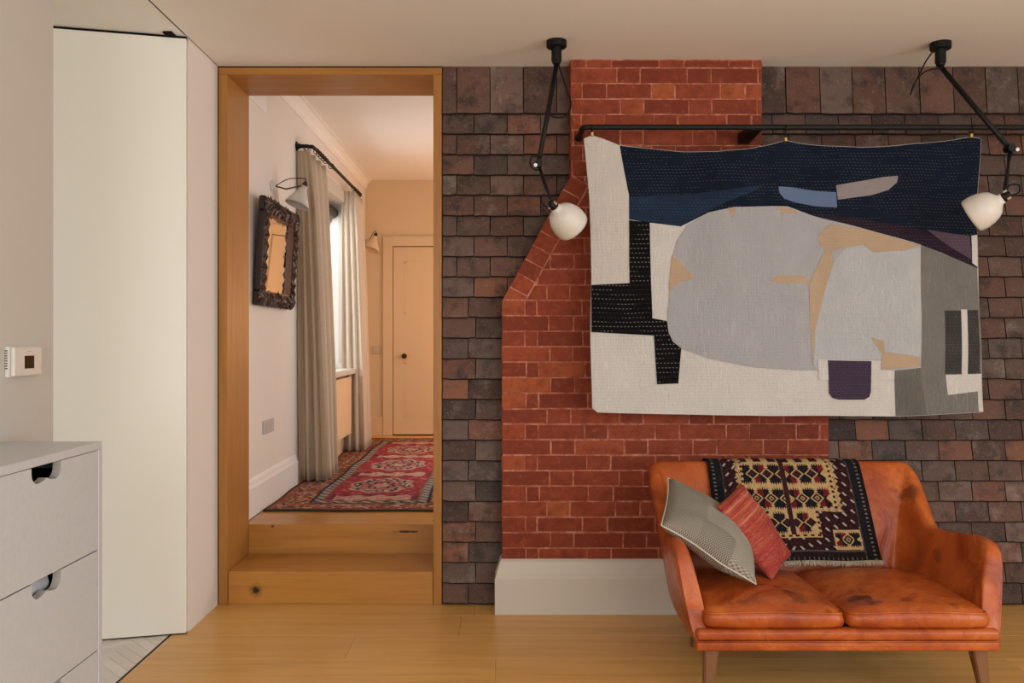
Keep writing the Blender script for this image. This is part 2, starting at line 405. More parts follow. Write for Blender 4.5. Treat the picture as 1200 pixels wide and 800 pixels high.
# metal strip, kitchen stone floor
link('edge_strip', B(-1.522, -1.5135, -1.6, 3.88, -0.02, 0.0012), MT['black'], fl)
kf = struct(link('floor_kitchen', B(-4.2, -1.523, -0.2, 5.2, -0.12, -0.006), paint('kitchen_grout', (0.72, 0.67, 0.61))), 'pale herringbone stone floor of the kitchen', 'floor')
def hb_mesh():
    return B(-0.0994, 0.0994, -0.0244, 0.0244, -0.010, 0.0, bev=0.0005)
bmh = hb_mesh(); meh = bpy.data.meshes.new('stone_sett'); bmesh.ops.recalc_face_normals(bmh, faces=bmh.faces[:]); bmh.to_mesh(meh); bmh.free(); meh.materials.append(MT['marble'])
W_, L_ = 0.05, 0.20
cnt = 0
for i in range(-10, 50):
    for j in range(-2, 5):
        # herringbone lattice turned by 45 degrees, 4:1 pieces
        for k, (ox, oy, rz) in enumerate(((L_/2, W_/2, 0), (W_/2, W_+L_/2, math.pi/2))):
            bx = i*W_ + j*L_; by = i*W_ - j*L_
            x = bx + ox; y = by + oy
            x2 = x*math.cos(R(45)) - y*math.sin(R(45)); y2 = x*math.sin(R(45)) + y*math.cos(R(45))
            X, Y = -2.35+x2, 2.0+y2
            if -2.12 < X < -1.44 and 2.55 < Y < 4.25:
                o = inst('stone_sett', meh, kf, (X, Y, -0.001), (0, 0, rz+R(45))); cnt += 1
# ---- ceilings
struct(link('ceiling', B(XL+0.005, 4.2, -1.6, 4.66, CEIL, CEIL+0.12), MT['ceiling']), 'warm white plaster ceiling of the living room', 'ceiling')
struct(link('ceiling_kitchen', B(-4.2, XL-0.005, -0.2, 5.2, CEIL, CEIL+0.12), MT['ceiling']), 'white kitchen ceiling beyond the dark shadow gap', 'ceiling')
link('shadow_gap', B(XL-0.0048, XL+0.0048, -1.6, 3.86, CEIL+0.004, CEIL+0.03), MT['dark'], bpy.data.objects['ceiling'])
# ---- plain walls
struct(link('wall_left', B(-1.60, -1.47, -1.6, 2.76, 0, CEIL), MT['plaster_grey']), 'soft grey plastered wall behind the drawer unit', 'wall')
struct(link('wall_side', B(-1.62, XL, 3.905, 4.66, 0, CEIL), MT['plaster']), 'short plastered return between cream door and oak doorway', 'wall')
bm = bmesh.new()
for a in ((-1.6, -0.65, 0, CEIL), (1.75, 4.66, 0, CEIL), (-0.65, 1.75, 0, 0.36), (-0.65, 1.75, 2.14, CEIL)): box(bm, 4.2, 4.35, a[0], a[1], a[2], a[3])
struct(link('wall_right', bm, MT['plaster']), 'plain plastered wall at the right end of the room', 'wall')
bm = bmesh.new()
for a in ((-1.6, -1.35, 0, CEIL), (-0.1, 0.72, 0, CEIL), (3.68, 4.35, 0, CEIL), (-1.35, -0.1, 0, 0.28), (-1.35, -0.1, 2.42, CEIL), (0.72, 3.68, 0, 0.28), (0.72, 3.68, 2.42, CEIL)):
    box(bm, a[0], a[1], -1.75, -1.6, a[2], a[3])
struct(link('wall_rear', bm, MT['plaster']), 'plastered wall with tall garden windows behind the viewer', 'wall')
bm = bmesh.new()
box(bm, -4.35, -4.2, -0.2, 5.2, 0, CEIL); box(bm, -4.2, -1.62, 5.2, 5.35, 0, CEIL)
box(bm, -4.2, -1.6, -0.35, -0.2, 0, CEIL)
struct(link('wall_kitchen', bm, MT['cream']), 'cream kitchen walls beyond the opening', 'wall')
# ---- back wall backing
bm = bmesh.new()
box(bm, -0.309, 4.2, D+0.016, 4.66, -0.02, 3.2); box(bm, -1.62, -0.309, 4.30, 4.66, CEIL+0.12, 3.2)
wb = struct(link('wall_back', bm, plain('tile_backing', (0.03, 0.022, 0.018), 0.9)), 'wall hung with dark clay roof tiles', 'wall')
# ---- hung clay tiles
S = D/F
PX = lambda px: (px-CX)*S
PZ = lambda py: H-(py-CY)*S
TH = 0.022
tile_cache = {}
def tile_mesh(w, h, var):
    key = (round(w, 3), round(h, 3), var)
    if key in tile_cache: return tile_cache[key]
    rr = random.Random(str(key)); bm = bmesh.new()
    ang = 0.0205/0.1035 if h < 0.2 else 0.019/0.22
    hw = w/2-0.0022; hh = h+0.028
    N = 4; NZ = 4
    fr = []; bk = []
    cor = [rr.uniform(0, 0.004) if rr.random() > 0.55 else 0.0 for _ in range(2)]
    for iz in range(NZ):
        z = (0.0, 0.0055, h*0.5, hh)[iz]
        a, b = [], []
        jz = [rr.uniform(-0.0016, 0.0016) for _ in range(N+1)]
        for ix in range(N+1):
            x = -hw+2*hw*ix/N
            dz = jz0[ix] if iz == 1 else 0
            if iz == 0: jz0 = jz; dz = jz[ix]
            if iz < 2 and ix in (0, N): dz += cor[ix//N]
            cam_ = 0.0020*math.cos((ix/N-0.5)*math.pi)*rr.uniform(0.4, 1.2)
            y = -TH + ang*z - cam_ + rr.uniform(-0.0006, 0.0006) + (0.0055 if iz == 0 else 0)
            a.append(bm.verts.new((x, y, z+dz))); b.append(bm.verts.new((x, -TH+ang*z+0.0125, z+dz)))
        fr.append(a); bk.append(b)
    for iz in range(NZ-1):
        for ix in range(N):
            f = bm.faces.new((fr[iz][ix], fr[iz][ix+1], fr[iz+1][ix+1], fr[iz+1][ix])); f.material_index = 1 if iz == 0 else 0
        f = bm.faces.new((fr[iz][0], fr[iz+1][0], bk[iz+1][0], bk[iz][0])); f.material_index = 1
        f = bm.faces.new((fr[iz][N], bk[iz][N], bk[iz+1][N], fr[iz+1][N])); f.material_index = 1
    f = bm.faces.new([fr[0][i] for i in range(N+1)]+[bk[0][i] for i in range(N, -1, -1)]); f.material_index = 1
    me = bpy.data.meshes.new('clay_tile'); bmesh.ops.recalc_face_normals(bm, faces=bm.faces[:]); bm.to_mesh(me); bm.free()
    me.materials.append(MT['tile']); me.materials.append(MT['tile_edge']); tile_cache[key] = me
    return me
row_y = [78.0]+[135.0+23.79*k for k in range(25)]      # row boundaries in px of the wall plane, top to bottom
hidden_bm = bmesh.new(); ntile = 0
def add_tile(xa, xb, r):
    global ntile
    if xb-xa < 0.012: return
    h = (row_y[r+1]-row_y[r])*S; z0 = PZ(row_y[r+1]); xm = (xa+xb)/2
    if r == 0: h -= 0.028
    var = random.randrange(4); loc = Vector((xm, D+random.uniform(-0.0012, 0.0012), z0+random.uniform(-0.0012, 0.0012)))
    rot = random.uniform(-0.006, 0.006)
    px0, px1, py0, py1 = CX+xa/S, CX+xb/S, row_y[r], row_y[r+1]
    hid = px0 > 1203 or (px0 > 715 and px1 < 1120 and py0 > 190 and py1 < 465) or (px0 > 800 and px1 < 1135 and py0 > 640) or (px0 > 800 and px1 < 1050 and py0 > 560)
    me = tile_mesh(xb-xa, h, var)
    if hid:
        hidden_bm.from_mesh(me); vs = hidden_bm.verts[-len(me.vertices):]
        for v in vs: v.co += loc
        return
    inst('clay_tile', me, wb, loc, (0, rot, 0)); ntile += 1
T = 38.9
for r in range(25):
    yc = (row_y[r]+row_y[r+1])/2
    # left field: between oak frame and chimney
    x0 = 518.5
    if yc < 343:
        x1 = min(668, 668 if row_y[r] < 190 else 588+(345-row_y[r])*80/143+18)
        ph = 535.5 if r % 2 == 0 else 555.5
        js = [ph+T*k for k in range(-3, 6)]
    else:
        x1 = 600; js = [557.5] if r % 2 else [549.0]
    xs = [x0]+[j for j in js if x0+6 < j < x1-6]+[x1]
    for a, b in zip(xs, xs[1:]): add_tile(PX(a), PX(b), r)
    # right field
    x0 = 880 if yc < 205 else (955 if yc > 345 else 880+(yc-205)*80/143)
    ph = 920 if r % 2 == 0 else (943-T if False else 904.1)
    if r == 0: js = [920, 960, 998, 1036.5, 1076.5, 1116, 1154, 1191.5]+[1191.5+T*k for k in range(1, 18)]
    else:
        ph = 904.2 if r % 2 else 923.6
        js = [ph+T*k for k in range(0, 26)]
    x1 = 1553
    xs = [x0]+[j for j in js if x0+6 < j < x1]+[x1]
    for a, b in zip(xs, xs[1:]): add_tile(PX(a), PX(b), r)
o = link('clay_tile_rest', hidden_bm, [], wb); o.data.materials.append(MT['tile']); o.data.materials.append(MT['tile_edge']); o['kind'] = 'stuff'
# ---- chimney breast
SB = CHY/F
BX = lambda px: (px-CX)*SB
BZ = lambda py: H-(py-CY)*SB
xl, xr, xul, xur = BX(588), BX(971.5), BX(668.5), BX(893)
zs, zt, zb = BZ(79.6+18.14*15), BZ(205), 0.0
ztop = CEIL+0.001
out = [(xl, zb), (xr, zb), (xr, zs), (xur, zt), (xur, ztop), (xul, ztop), (xul, zt), (xl, zs)]
bm = bmesh.new()
ins = 0.004
prism(bm, [(xl+ins, zb), (xr-ins, zb), (xr-ins, zs), (xur-ins, zt), (xur-ins, ztop), (xul+ins, ztop), (xul+ins, zt), (xl+ins, zs)], CHY+0.0022, D+0.02)
ch = struct(link('wall_chimney', bm, MT['mortar']), 'red brick chimney breast narrowing between the dark tiles', 'wall')
stuff_bm = bmesh.new(); nbrick = 0
def add_brick(poly):
    global nbrick
    if len(poly) < 3 or parea(poly) < 0.0004: return
    cx = sum(p[0] for p in poly)/len(poly); cz = sum(p[1] for p in poly)/len(poly)
    # shrink for the joint
    g = 0.0036
    q = poly
    n = len(poly)
    A2 = sum(poly[i][0]*poly[(i+1) % n][1]-poly[(i+1) % n][0]*poly[i][1] for i in range(n)); sg = 1 if A2 > 0 else -1
    for i in range(n):
        p, r_ = poly[i], poly[(i+1) % n]; ex, ez = r_[0]-p[0], r_[1]-p[1]; L = math.hypot(ex, ez)
        if L < 1e-6: continue
        nx, nz = -ez/L*sg, ex/L*sg
        mx = (p[0]+r_[0])/2
        edge = (abs(mx-xl) < 0.004 or abs(mx-xr) < 0.004 or ((abs(mx-xul) < 0.004 or abs(mx-xur) < 0.004) and abs(nx) > 0.99 and (p[1]+r_[1])/2 > zt-0.05))
        gg = 0.0 if edge and abs(nx) > 0.99 else g*random.uniform(0.75, 1.15)
        q = clip(q, nx, nz, nx*p[0]+nz*p[1]+gg)
        if len(q) < 3: return
    if parea(q) < 0.0002: return
    q = [(a+random.uniform(-0.0016, 0.0016), b+random.uniform(-0.0016, 0.0016)) for a, b in q]
    dy = random.uniform(-0.0014, 0.0014)
    bm = bmesh.new(); prism(bm, [(a-cx, b-cz) for a, b in q], dy, 0.10)
    fe = [e for e in bm.edges if all(abs(v.co.y-dy) < 1e-6 for v in e.verts) and len(e.link_faces) == 2 and any(abs(f.normal.y) < 0.5 or True for f in e.link_faces)]
    bm.normal_update()
    fe = [e for e in fe if abs(e.calc_face_angle(0)) > 0.6]
    bmesh.ops.bevel(bm, geom=fe, offset=0.0025, segments=1, affect='EDGES')
    pxs = [CX+a/SB for a, b in q]; pys = [CY+(H-b)/SB for a, b in q]
    hid = (min(pxs) > 715 and max(pxs) < 1130 and min(pys) > 195 and max(pys) < 470) or (min(pxs) > 800 and min(pys) > 565)
    if hid:
        for v in bm.verts: v.co += Vector((cx, CHY, cz))
        tmp = bpy.data.meshes.new('t'); bm.to_mesh(tmp); stuff_bm.from_mesh(tmp); bm.free(); bpy.data.meshes.remove(tmp); return
    o = link('brick', bm, MT['brick'], ch); o.location = (cx, CHY, cz); nbrick += 1
# tumbled-in bricks along the two sloping shoulders
sl = Vector((xul-xl, zt-zs)); SL = sl.length; su = sl.normalized(); sn = Vector((su.y, -su.x))      # sn points into the brickwork
WS = 0.104
mir = lambda poly: [(xl+xr-a, b) for a, b in poly][::-1]
nb = 9
for k in range(nb):
    a, b = SL*k/nb, SL*(k+1)/nb
    A0 = Vector((xl, zs))
    q = [tuple(A0+su*a), tuple(A0+su*a+sn*WS), tuple(A0+su*b+sn*WS), tuple(A0+su*b)]
    if k == 0: q = [tuple(A0), (xl+WS/abs(sn.x)*1.0, zs), tuple(A0+su*b+sn*WS), tuple(A0+su*b)]
    if k == 0: q = clip(q, 0, 1, zs)
    add_brick(q); add_brick(mir(q))
C1 = sn.x*xl+sn.y*zs+WS                     # inner strip line: sn.p >= C1
C2 = su.x*xul+su.y*zt                       # top perpendicular: su.p >= C2
ys = [70.0]+[79.6+18.14*k for k in range(36)]
for r in range(len(ys)-1):
    z1, z0 = BZ(ys[r]), BZ(ys[r+1])
    if z1 < 0.2: break
    z1 = min(z1, ztop)
    zm = (z0+z1)/2
    yc = ys[r+1]
    if z0 >= zs-0.02 and zm > zs: a0, b0 = (xl, xr)
    else: a0, b0 = xl, xr
    off = xl if zm < zt else xul-0.345-0.0
    # Flemish bond
    x = off; k = 0
    Sx, Hd = 55.2*SB, 28.0*SB
    seq = []
    if r % 2: seq = [Sx, Hd]*14
    else: seq = [Hd, 14.5*SB]+[Sx, Hd]*14
    rr = random.Random(r*13+5)
    for L in seq:
        L2 = L*rr.uniform(0.95, 1.05); xa, xb = x, x+L2; x = xb
        if xa > xr: break
        rect = [(xa, z0), (xb, z0), (xb, z1), (xa, z1)]
        if zm < zs or z1 <= zs+0.01:
            q = clip(clip(rect, 1, 0, xl), -1, 0, -xr); add_brick(q); continue
        lo = xul if z0 >= zt-0.06 else xl; hi = xur if z0 >= zt-0.06 else xr
        # clip to body (right of strip line, mirrored on the other side)
        if z0 > zt:
            q = clip(clip(rect, 1, 0, xul), -1, 0, -xur); add_brick(q); continue
        q = clip(rect, sn.x, sn.y, C1)
        q = clip(q, -sn.x, sn.y, C1-sn.x*(xl+xr)) if q else q
        if q: add_brick(q)
        for flip in (0, 1):
            rc = rect if not flip else mir(rect)
            q = clip(rc, -sn.x, -sn.y, -C1); q = clip(q, su.x, su.y, C2) if q else q; q = clip(q, 1, 0, xul) if q else q
            if q: add_brick(q if not flip else mir(q))
o = link('brickwork_rest', stuff_bm, MT['brick'], ch); o['kind'] = 'stuff'
print('tiles', ntile, 'bricks', nbrick, 'setts', cnt)
# ---- skirting round the chimney
yf = 4.14
x0, x1 = xl-0.034, xr+0.034
zt_ = 0.262
prof = [(0.0, 0.0), (0.0, 0.172), (0.004, 0.178), (0.006, 0.186), (0.012, 0.196), (0.034, 0.250), (0.047, zt_)]
bm = bmesh.new(); ring = []
def skp(d, z): return [(x0+d*0.72, D, z), (x0+d*0.72, yf+d, z), (x1-d*0.72, yf+d, z), (x1-d*0.72, D, z)]
for d, z in prof: ring.append([bm.verts.new(p) for p in skp(d, z)])
for a, b in zip(ring, ring[1:]):
    for i in range(3): bm.faces.new((a[i], a[i+1], b[i+1], b[i]))
bm.faces.new(ring[-1]); bm.faces.new(ring[0][::-1]); bm.faces.new([r_[0] for r_ in ring]); bm.faces.new([r_[3] for r_ in ring][::-1])
struct(link('baseboard_chimney', bm, MT['skirt']), 'tall pale skirting at the foot of the brick chimney', 'baseboard')
# ---- oak doorway lining and steps
OB = 4.66
tr = bpy.data.objects.new('trim_1', None); COL.objects.link(tr); struct(tr, 'deep oak lining framing the doorway to the hall', 'door frame')
link('jamb', B(-1.443, -1.400, D-0.012, OB, 0.0, 2.694, bev=0.002), MT['frame_v'], tr)
link('jamb', B(-0.352, -0.309, D-0.012, OB, 0.0, 2.694, bev=0.002), MT['frame_v'], tr)
link('head', B(-1.443, -0.309, D-0.012, OB, 2.694, 2.731, bev=0.002), MT['frame_h'], tr)
bm = bmesh.new(); box(bm, -1.4498, -1.4432, D-0.004, D+0.05, 0.0, CEIL-0.001); link('shadow_gap', bm, MT['dark'], tr)
bm = bmesh.new(); box(bm, -1.4498, -0.309, D-0.004, D+0.05, 2.732, CEIL-0.0005); link('shadow_gap', bm, MT['dark'], tr)
at(tr, (-0.876, D, 0))
st = tag(link('oak_step', B(-1.3995, -0.3525, D, OB-0.001, 0.0, 0.167, bev=0.003), MT['step']), 'lower oak step with a dark knot, at the foot of the doorway', 'step')
st = tag(link('oak_step', B(-1.43, -0.32, OB, 5.02, 0.0, HZ, bev=0.003), MT['step']), 'upper oak step board leading onto the patterned runner', 'step')
# ================================================================== HALL
HXL, HXR, HYE, HCZ = -1.46, 1.1, 8.97, 3.04
struct(link('floor_hall', B(HXL, HXR, 5.02, HYE, HZ-0.1, HZ), MT['floor']), 'oak floor of the raised hall', 'floor')
struct(link('ceiling_hall', B(-1.8, HXR, 4.66, HYE+0.1, HCZ, HCZ+0.1), MT['hallceil']), 'white ceiling of the hall', 'ceiling')
WY0, WY1, WZ0, WZ1 = 6.22, 7.72, 1.075, 2.58
bm = bmesh.new()
for a in ((4.66, WY0, HZ-0.1, HCZ), (WY1, HYE+0.1, HZ-0.1, HCZ), (WY0, WY1, HZ-0.1, WZ0), (WY0, WY1, WZ1, HCZ)):
    box(bm, -1.80, HXL, a[0], a[1], a[2], a[3])
struct(link('wall_hall_left', bm, MT['hallwall']), 'off white hall wall with mirror and window', 'wall')
struct(link('wall_hall_end', B(-1.8, HXR, HYE, HYE+0.12, HZ-0.1, HCZ), MT['hallend']), 'peach painted end wall of the hall with a door', 'wall')
bm = bmesh.new()
for a in ((4.66, 5.75, HZ-0.1, HCZ), (7.25, HYE, HZ-0.1, HCZ), (5.75, 7.25, HZ-0.1, 0.95), (5.75, 7.25, 2.45, HCZ)): box(bm, HXR, HXR+0.12, *a)
struct(link('wall_hall_right', bm, MT['hallend']), 'right hand hall wall behind the tiled wall', 'wall')
# cornice
prof = [(0.0, -0.13), (0.014, -0.13), (0.018, -0.11), (0.030, -0.10), (0.040, -0.06), (0.075, -0.030), (0.085, -0.025), (0.085, -0.012), (0.12, -0.012), (0.12, 0.0), (0, 0)]
bm = bmesh.new(); prism(bm, [(HXL+a*0.6, HCZ+b*0.75) for a, b in prof], 4.67, HYE-0.001)
struct(link('trim_2', bm, MT['hallceil']), 'moulded cornice along the hall ceiling', 'cornice')
prof = [(0, 0), (0.022, 0), (0.022, 0.165), (0.016, 0.18), (0.012, 0.20), (0.004, 0.215), (0, 0.218)]
bm = bmesh.new(); prism(bm, [(HXL+a, HZ+b) for a, b in prof], 4.665, 5.93)
struct(link('baseboard_hall_left', bm, MT['hallskirt']), 'off white skirting below the mirror wall', 'baseboard')
bm = bmesh.new(); prism(bm, [(HXL+a*0.5, HZ+b*0.85) for a, b in prof], 5.93, HYE-0.001)
struct(link('baseboard_hall_window', bm, MT['hallend']), 'low skirting below the window', 'baseboard')
bm = bmesh.new(); box(bm, HXL, -1.268, HYE-0.02, HYE, HZ, HZ+0.19); box(bm, HXL, -1.268, HYE-0.014, HYE, HZ+0.19, HZ+0.205)
struct(link('baseboard_hall_end', bm, MT['hallend']), 'peach skirting beside the end door', 'baseboard')
# end door
dx0, dx1, dz1 = (461-CX)*HYE/F, 0.02-0.36, H+(397-289)*HYE/F
dr = bpy.data.objects.new('door_2', None); COL.objects.link(dr); struct(dr, 'peach painted door with a dark knob at the end of the hall', 'door')
bm = bmesh.new(); box(bm, dx0, dx1, HYE-0.018, HYE-0.001, HZ+0.012, dz1-0.004, bev=0.003)
link('leaf', bm, MT['hallend'], dr)
for (a, b, c, d) in ((dx0+0.12, dx1-0.12, 1.62, dz1-0.16), (dx0+0.12, dx1-0.12, HZ+0.2, 1.10)):
    bm = bmesh.new()
    for q in ((a, b, c, c+0.012), (a, b, d-0.012, d), (a, a+0.012, c, d), (b-0.012, b, c, d)): box(bm, q[0], q[1], HYE-0.0200, HYE-0.017, q[2], q[3])
    link('panel_moulding', bm, MT['hallend'], dr)
bm = bmesh.new(); xk = (474.5-CX)*HYE/F; zk = H-(417-397)*HYE/F
lathe(bm, [(0, 0.0), (0, 0.024), (0.006, 0.024), (0.010, 0.010), (0.030, 0.010), (0.036, 0.024), (0.052, 0.028), (0.064, 0.018), (0.066, 0)], (xk, HYE-0.018, zk), (0, -1, 0), 14)
link('knob', bm, plain('dark_bronze', (0.045, 0.022, 0.012), 0.35, 0.6), dr, True)
fr0 = (449-CX)*HYE/F
bm = bmesh.new()
for q in ((fr0, dx0-0.006, HZ, dz1+0.11), (dx1+0.006, dx1+0.11, HZ, dz1+0.11), (dx0-0.006, dx1+0.006, dz1+0.004, dz1+0.11)): box(bm, q[0], q[1], HYE-0.03, HYE-0.0005, q[2], q[3], bev=0.004)
link('architrave', bm, MT['hallend'], dr)
link('gap', B(dx0-0.008, dx1+0.008, HYE-0.004, HYE-0.0002, HZ, dz1+0.006), MT['dark'], dr)
at(dr, ((dx0+dx1)/2, HYE, HZ))
# hall window
wn = bpy.data.objects.new('window_1', None); COL.objects.link(wn); struct(wn, 'tall sash window in a deep panelled reveal', 'window')
wp = paint('window_paint', (0.62, 0.575, 0.50), 0.5, 0.01, 0.0)
gx = -1.745
bm = bmesh.new()
for q in ((WY0, WY0+0.07, WZ0, WZ1), (WY1-0.07, WY1, WZ0, WZ1), (WY0, WY1, WZ0, WZ0+0.07), (WY0, WY1, WZ1-0.07, WZ1), (WY0, WY1, 1.80, 1.86), ((WY0+WY1)/2-0.015, (WY0+WY1)/2+0.015, WZ0, WZ1)):
    box(bm, gx-0.03, gx+0.03, q[0], q[1], q[2], q[3])
link('sash_frame', bm, wp, wn)
mg = M('window_glass', 0.02); mg.b.inputs['Transmission Weight'].default_value = 1.0; mg.col((0.95, 0.97, 0.97)); mg.b.inputs['IOR'].default_value = 1.05
ym = (WY0+WY1)/2
for a, b in ((WY0+0.07, ym-0.015), (ym+0.015, WY1-0.07)):
    for c, d in ((WZ0+0.07, 1.80), (1.86, WZ1-0.07)): link('pane', B(gx-0.003, gx+0.003, a, b, c, d), mg.m, wn)
bm = bmesh.new()
for q in ((WY0-0.11, WY0, WZ0-0.02, WZ1+0.11), (WY1, WY1+0.11, WZ0-0.02, WZ1+0.11), (WY0, WY1, WZ1, WZ1+0.11)): box(bm, HXL, HXL+0.035, q[0], q[1], q[2], q[3], bev=0.006)
link('architrave', bm, wp, wn)
bm = bmesh.new()
for yy in (WY0, WY1-0.012):
    for q in ((-1.70, -1.67), (-1.50, -1.47)): box(bm, q[0], q[1], yy, yy+0.012, WZ0+0.06, WZ1-0.05)
link('reveal_panel', bm, wp, wn)
link('window_sill', B(gx+0.03, -1.325, WY0-0.05, WY1+0.06, WZ0-0.035, WZ0+0.012, bev=0.006), wp, wn)
bm = bmesh.new(); tube(bm, [(-1.55, WY0+0.02, 2.50), (-1.55, WY1-0.02, 2.50)], 0.05, 14)
link('roller_blind', bm, plain('dark_blind', (0.03, 0.022, 0.02), 0.7), wn, True)
at(wn, (HXL, ym, WZ0))

# ================================================================== OBJECTS
# ---- cream pivot door standing open across the kitchen opening
ang = math.atan2(3.737-3.868, -1.99+1.45)
dl = Vector((math.cos(ang), math.sin(ang), 0)); dn = Vector((-dl.y, dl.x, 0));
if dn.y < 0: dn = -dn
bm = bmesh.new(); hinge = Vector((-1.449, 3.866, 0)); Wd = 1.02
q = [hinge, hinge+dl*Wd, hinge+dl*Wd+dn*0.036, hinge+dn*0.036]
prism(bm, [(p.x, p.y) for p in q], 0.006, CEIL-0.012, 'z')
bmesh.ops.bevel(bm, geom=bm.edges[:], offset=0.0015, segments=1, affect='EDGES')
dd = bpy.data.objects.new('door_1', None); COL.objects.link(dd); struct(dd, 'full height flush cream door standing open by the kitchen', 'door')
link('leaf', bm, MT['cream'], dd)
hp = hinge+dl*0.055
link('pivot', B(hp.x-0.03, hp.x+0.01, hp.y-0.05, hp.y+0.0, CEIL-0.008, CEIL-0.0005), MT['dark'], dd)
for nm, za, zb_ in (('head_shadow_line', CEIL-0.013, CEIL-0.0006), ('floor_shadow_line', 0.0004, 0.0065)):  # dark strips painting the shadow lines above and below the leaf
    bm = bmesh.new(); q = [hinge+dn*0.006, hinge+dl*Wd+dn*0.006, hinge+dl*Wd+dn*0.03, hinge+dn*0.03]; prism(bm, [(p.x, p.y) for p in q], za, zb_, 'z'); link(nm, bm, MT['dark'], dd)
at(dd, hinge)

# ---- drawer unit
UX, UY, UZ = -1.186, 2.50, 1.049
du = thing('drawer_unit', 'pale grey drawer unit with cut-out handles standing by the grey wall', 'drawers')
pt = 0.022; uy0 = 1.90; ub = -1.468
link('top_panel', B(ub, UX, uy0, UY, UZ-pt, UZ, bev=0.0012), MT['grey'], du)
link('side_panel', B(ub, UX, UY-pt, UY, 0.0, UZ-pt-0.0004, bev=0.0012), MT['grey'], du)
link('side_panel', B(ub, UX, uy0, uy0+pt, 0.0, UZ-pt-0.0004, bev=0.0012), MT['grey'], du)
link('back_panel', B(ub, ub+0.01, uy0+pt, UY-pt, 0.08, UZ-pt), MT['dark'], du)
link('plinth', B(-1.25, -1.235, uy0+pt, UY-pt, 0.0, 0.118), MT['grey'], du)
ztop_d = UZ-pt-0.002; pitch = 0.2935
hy0, hy1 = 2.128, 2.270
def notch_front(z0, z1):
    a, b = uy0+pt+0.002, UY-pt-0.002
    r = 0.030; dpt = 0.044
    pts = [(a, z0), (b, z0), (b, z1), (hy1, z1)]
    pts += [(hy1-r+r*math.cos(t), z1-dpt+r+ r*math.sin(t)) for t in [-(math.pi/2)*k/6 for k in range(0, 7)]]
    pts += [((hy0+hy1)/2+0.016, z1-dpt+0.004), ((hy0+hy1)/2, z1-dpt+0.010), ((hy0+hy1)/2-0.016, z1-dpt+0.004)]
    pts += [(hy0+r-r*math.cos(t), z1-dpt+r-r*math.sin(t)) for t in [(math.pi/2)*(6-k)/6 for k in range(0, 7)]]
    pts += [(hy0, z1), (a, z1)]
    return pts
for k in range(3):
    z1 = ztop_d-k*pitch; z0 = z1-pitch+0.004
    bm = bmesh.new(); prism(bm, notch_front(z0, z1), UX-0.002, UX-0.024, 'x')
    dw = link('drawer', bm, [MT['grey'], MT['greyply']], du)
    for p in dw.data.polygons:
        c = p.center
        if abs(p.normal.x) < 0.5 and hy0-0.002 < c.y < hy1+0.002 and c.z > z1-0.06: p.material_index = 1
    bx = bmesh.new(); ya, yb_ = uy0+pt+0.012, UY-pt-0.012
    for q in ((UX-0.27, UX-0.024, ya, ya+0.012, z0+0.02, z1-0.05), (UX-0.27, UX-0.024, yb_-0.012, yb_, z0+0.02, z1-0.05), (UX-0.27, UX-0.258, ya+0.012, yb_-0.012, z0+0.02, z1-0.05), (UX-0.27, UX-0.024, ya, yb_, z0+0.008, z0+0.02)): box(bx, *q)
    link('drawer_box', bx, MT['dark'], dw)
at(du, ((UX+ub)/2, (uy0+UY)/2, 0))
bm = bmesh.new(); zr = ztop_d-pitch-0.030
tube(bm, [(UX-0.064, 2.03, zr), (UX-0.064, 2.262, zr)], [0.034, 0.034], 16)
tag(link('rolled_cloth', bm, plain('pale_blue_cloth', (0.62, 0.68, 0.76), 0.8), None, True), 'pale blue rolled cloth showing through a drawer cut-out', 'cloth')

# ---- thermostat
tx = -1.47
th = thing('thermostat', 'small white wall thermostat with a dark square screen', 'thermostat')
ty0, ty1, tz0, tz1 = 2.487, 2.650, 1.237, 1.330
link('back_plate', B(tx, tx+0.012, ty0+0.002, ty1-0.002, tz0, tz1, bev=0.003, seg=2), MT['white'], th)
link('cover', B(tx+0.012, tx+0.024, ty0+0.012, ty1, tz0+0.003, tz1-0.003, bev=0.004, seg=2), MT['white'], th)
link('screen', B(tx+0.0238, tx+0.0246, 2.553, 2.605, tz0+0.025, tz0+0.064), MT['screen'], th)
link('brand_mark', B(tx+0.0238, tx+0.0243, 2.568, 2.590, tz1-0.017, tz1-0.0145), MT['greyply'], th)
for k in range(8): link('vent', B(tx+0.002, tx+0.010, ty0+0.0012, ty0+0.0025, tz0+0.026+k*0.0075, tz0+0.029+k*0.0075), MT['dark'], th)
at(th, (tx, (ty0+ty1)/2, tz0))

# ---- hanging rail
RY, RZ = 3.97, 2.347
rl = thing('hanging_rail', 'long black steel rail bracketed off the chimney, carrying the quilt', 'rail')
xa = (686-CX)*RY/F
bm = bmesh.new()
pts = [(xa-0.012, CHY-0.004, RZ), (xa-0.012, RY+0.022, RZ)]+[(xa-0.012+0.022*(1-math.cos(t)), RY+0.022-0.022*math.sin(t), RZ) for t in [math.pi/2*k/6 for k in range(1, 7)]]+[(x, RY, RZ) for x in (0.9, 1.6, 2.3, 2.9)]
pts += [(3.0, RY+0.05, RZ), (3.0, D-0.02, RZ)]
tube(bm, pts, 0.0132, 12); link('rod', bm, MT['black'], rl, True)
bm = bmesh.new(); lathe(bm, [(0, 0), (0, 0.019), (0.012, 0.019), (0.016, 0.015), (0.05, 0.0145), (0.05, 0)], (xa-0.012, CHY-0.0005, RZ), (0, -1, 0), 18); link('flange', bm, MT['black'], rl)
xb = (888-CX)*RY/F
bm = bmesh.new(); prism(bm, [(RY-0.006, RZ+0.008), (CHY-0.001, RZ+0.022), (CHY-0.001, RZ-0.030), (RY-0.006, RZ-0.014)], xb-0.034, xb+0.020, 'x')
link('bracket', bm, MT['black'], rl)
at(rl, (xa, CHY, RZ))

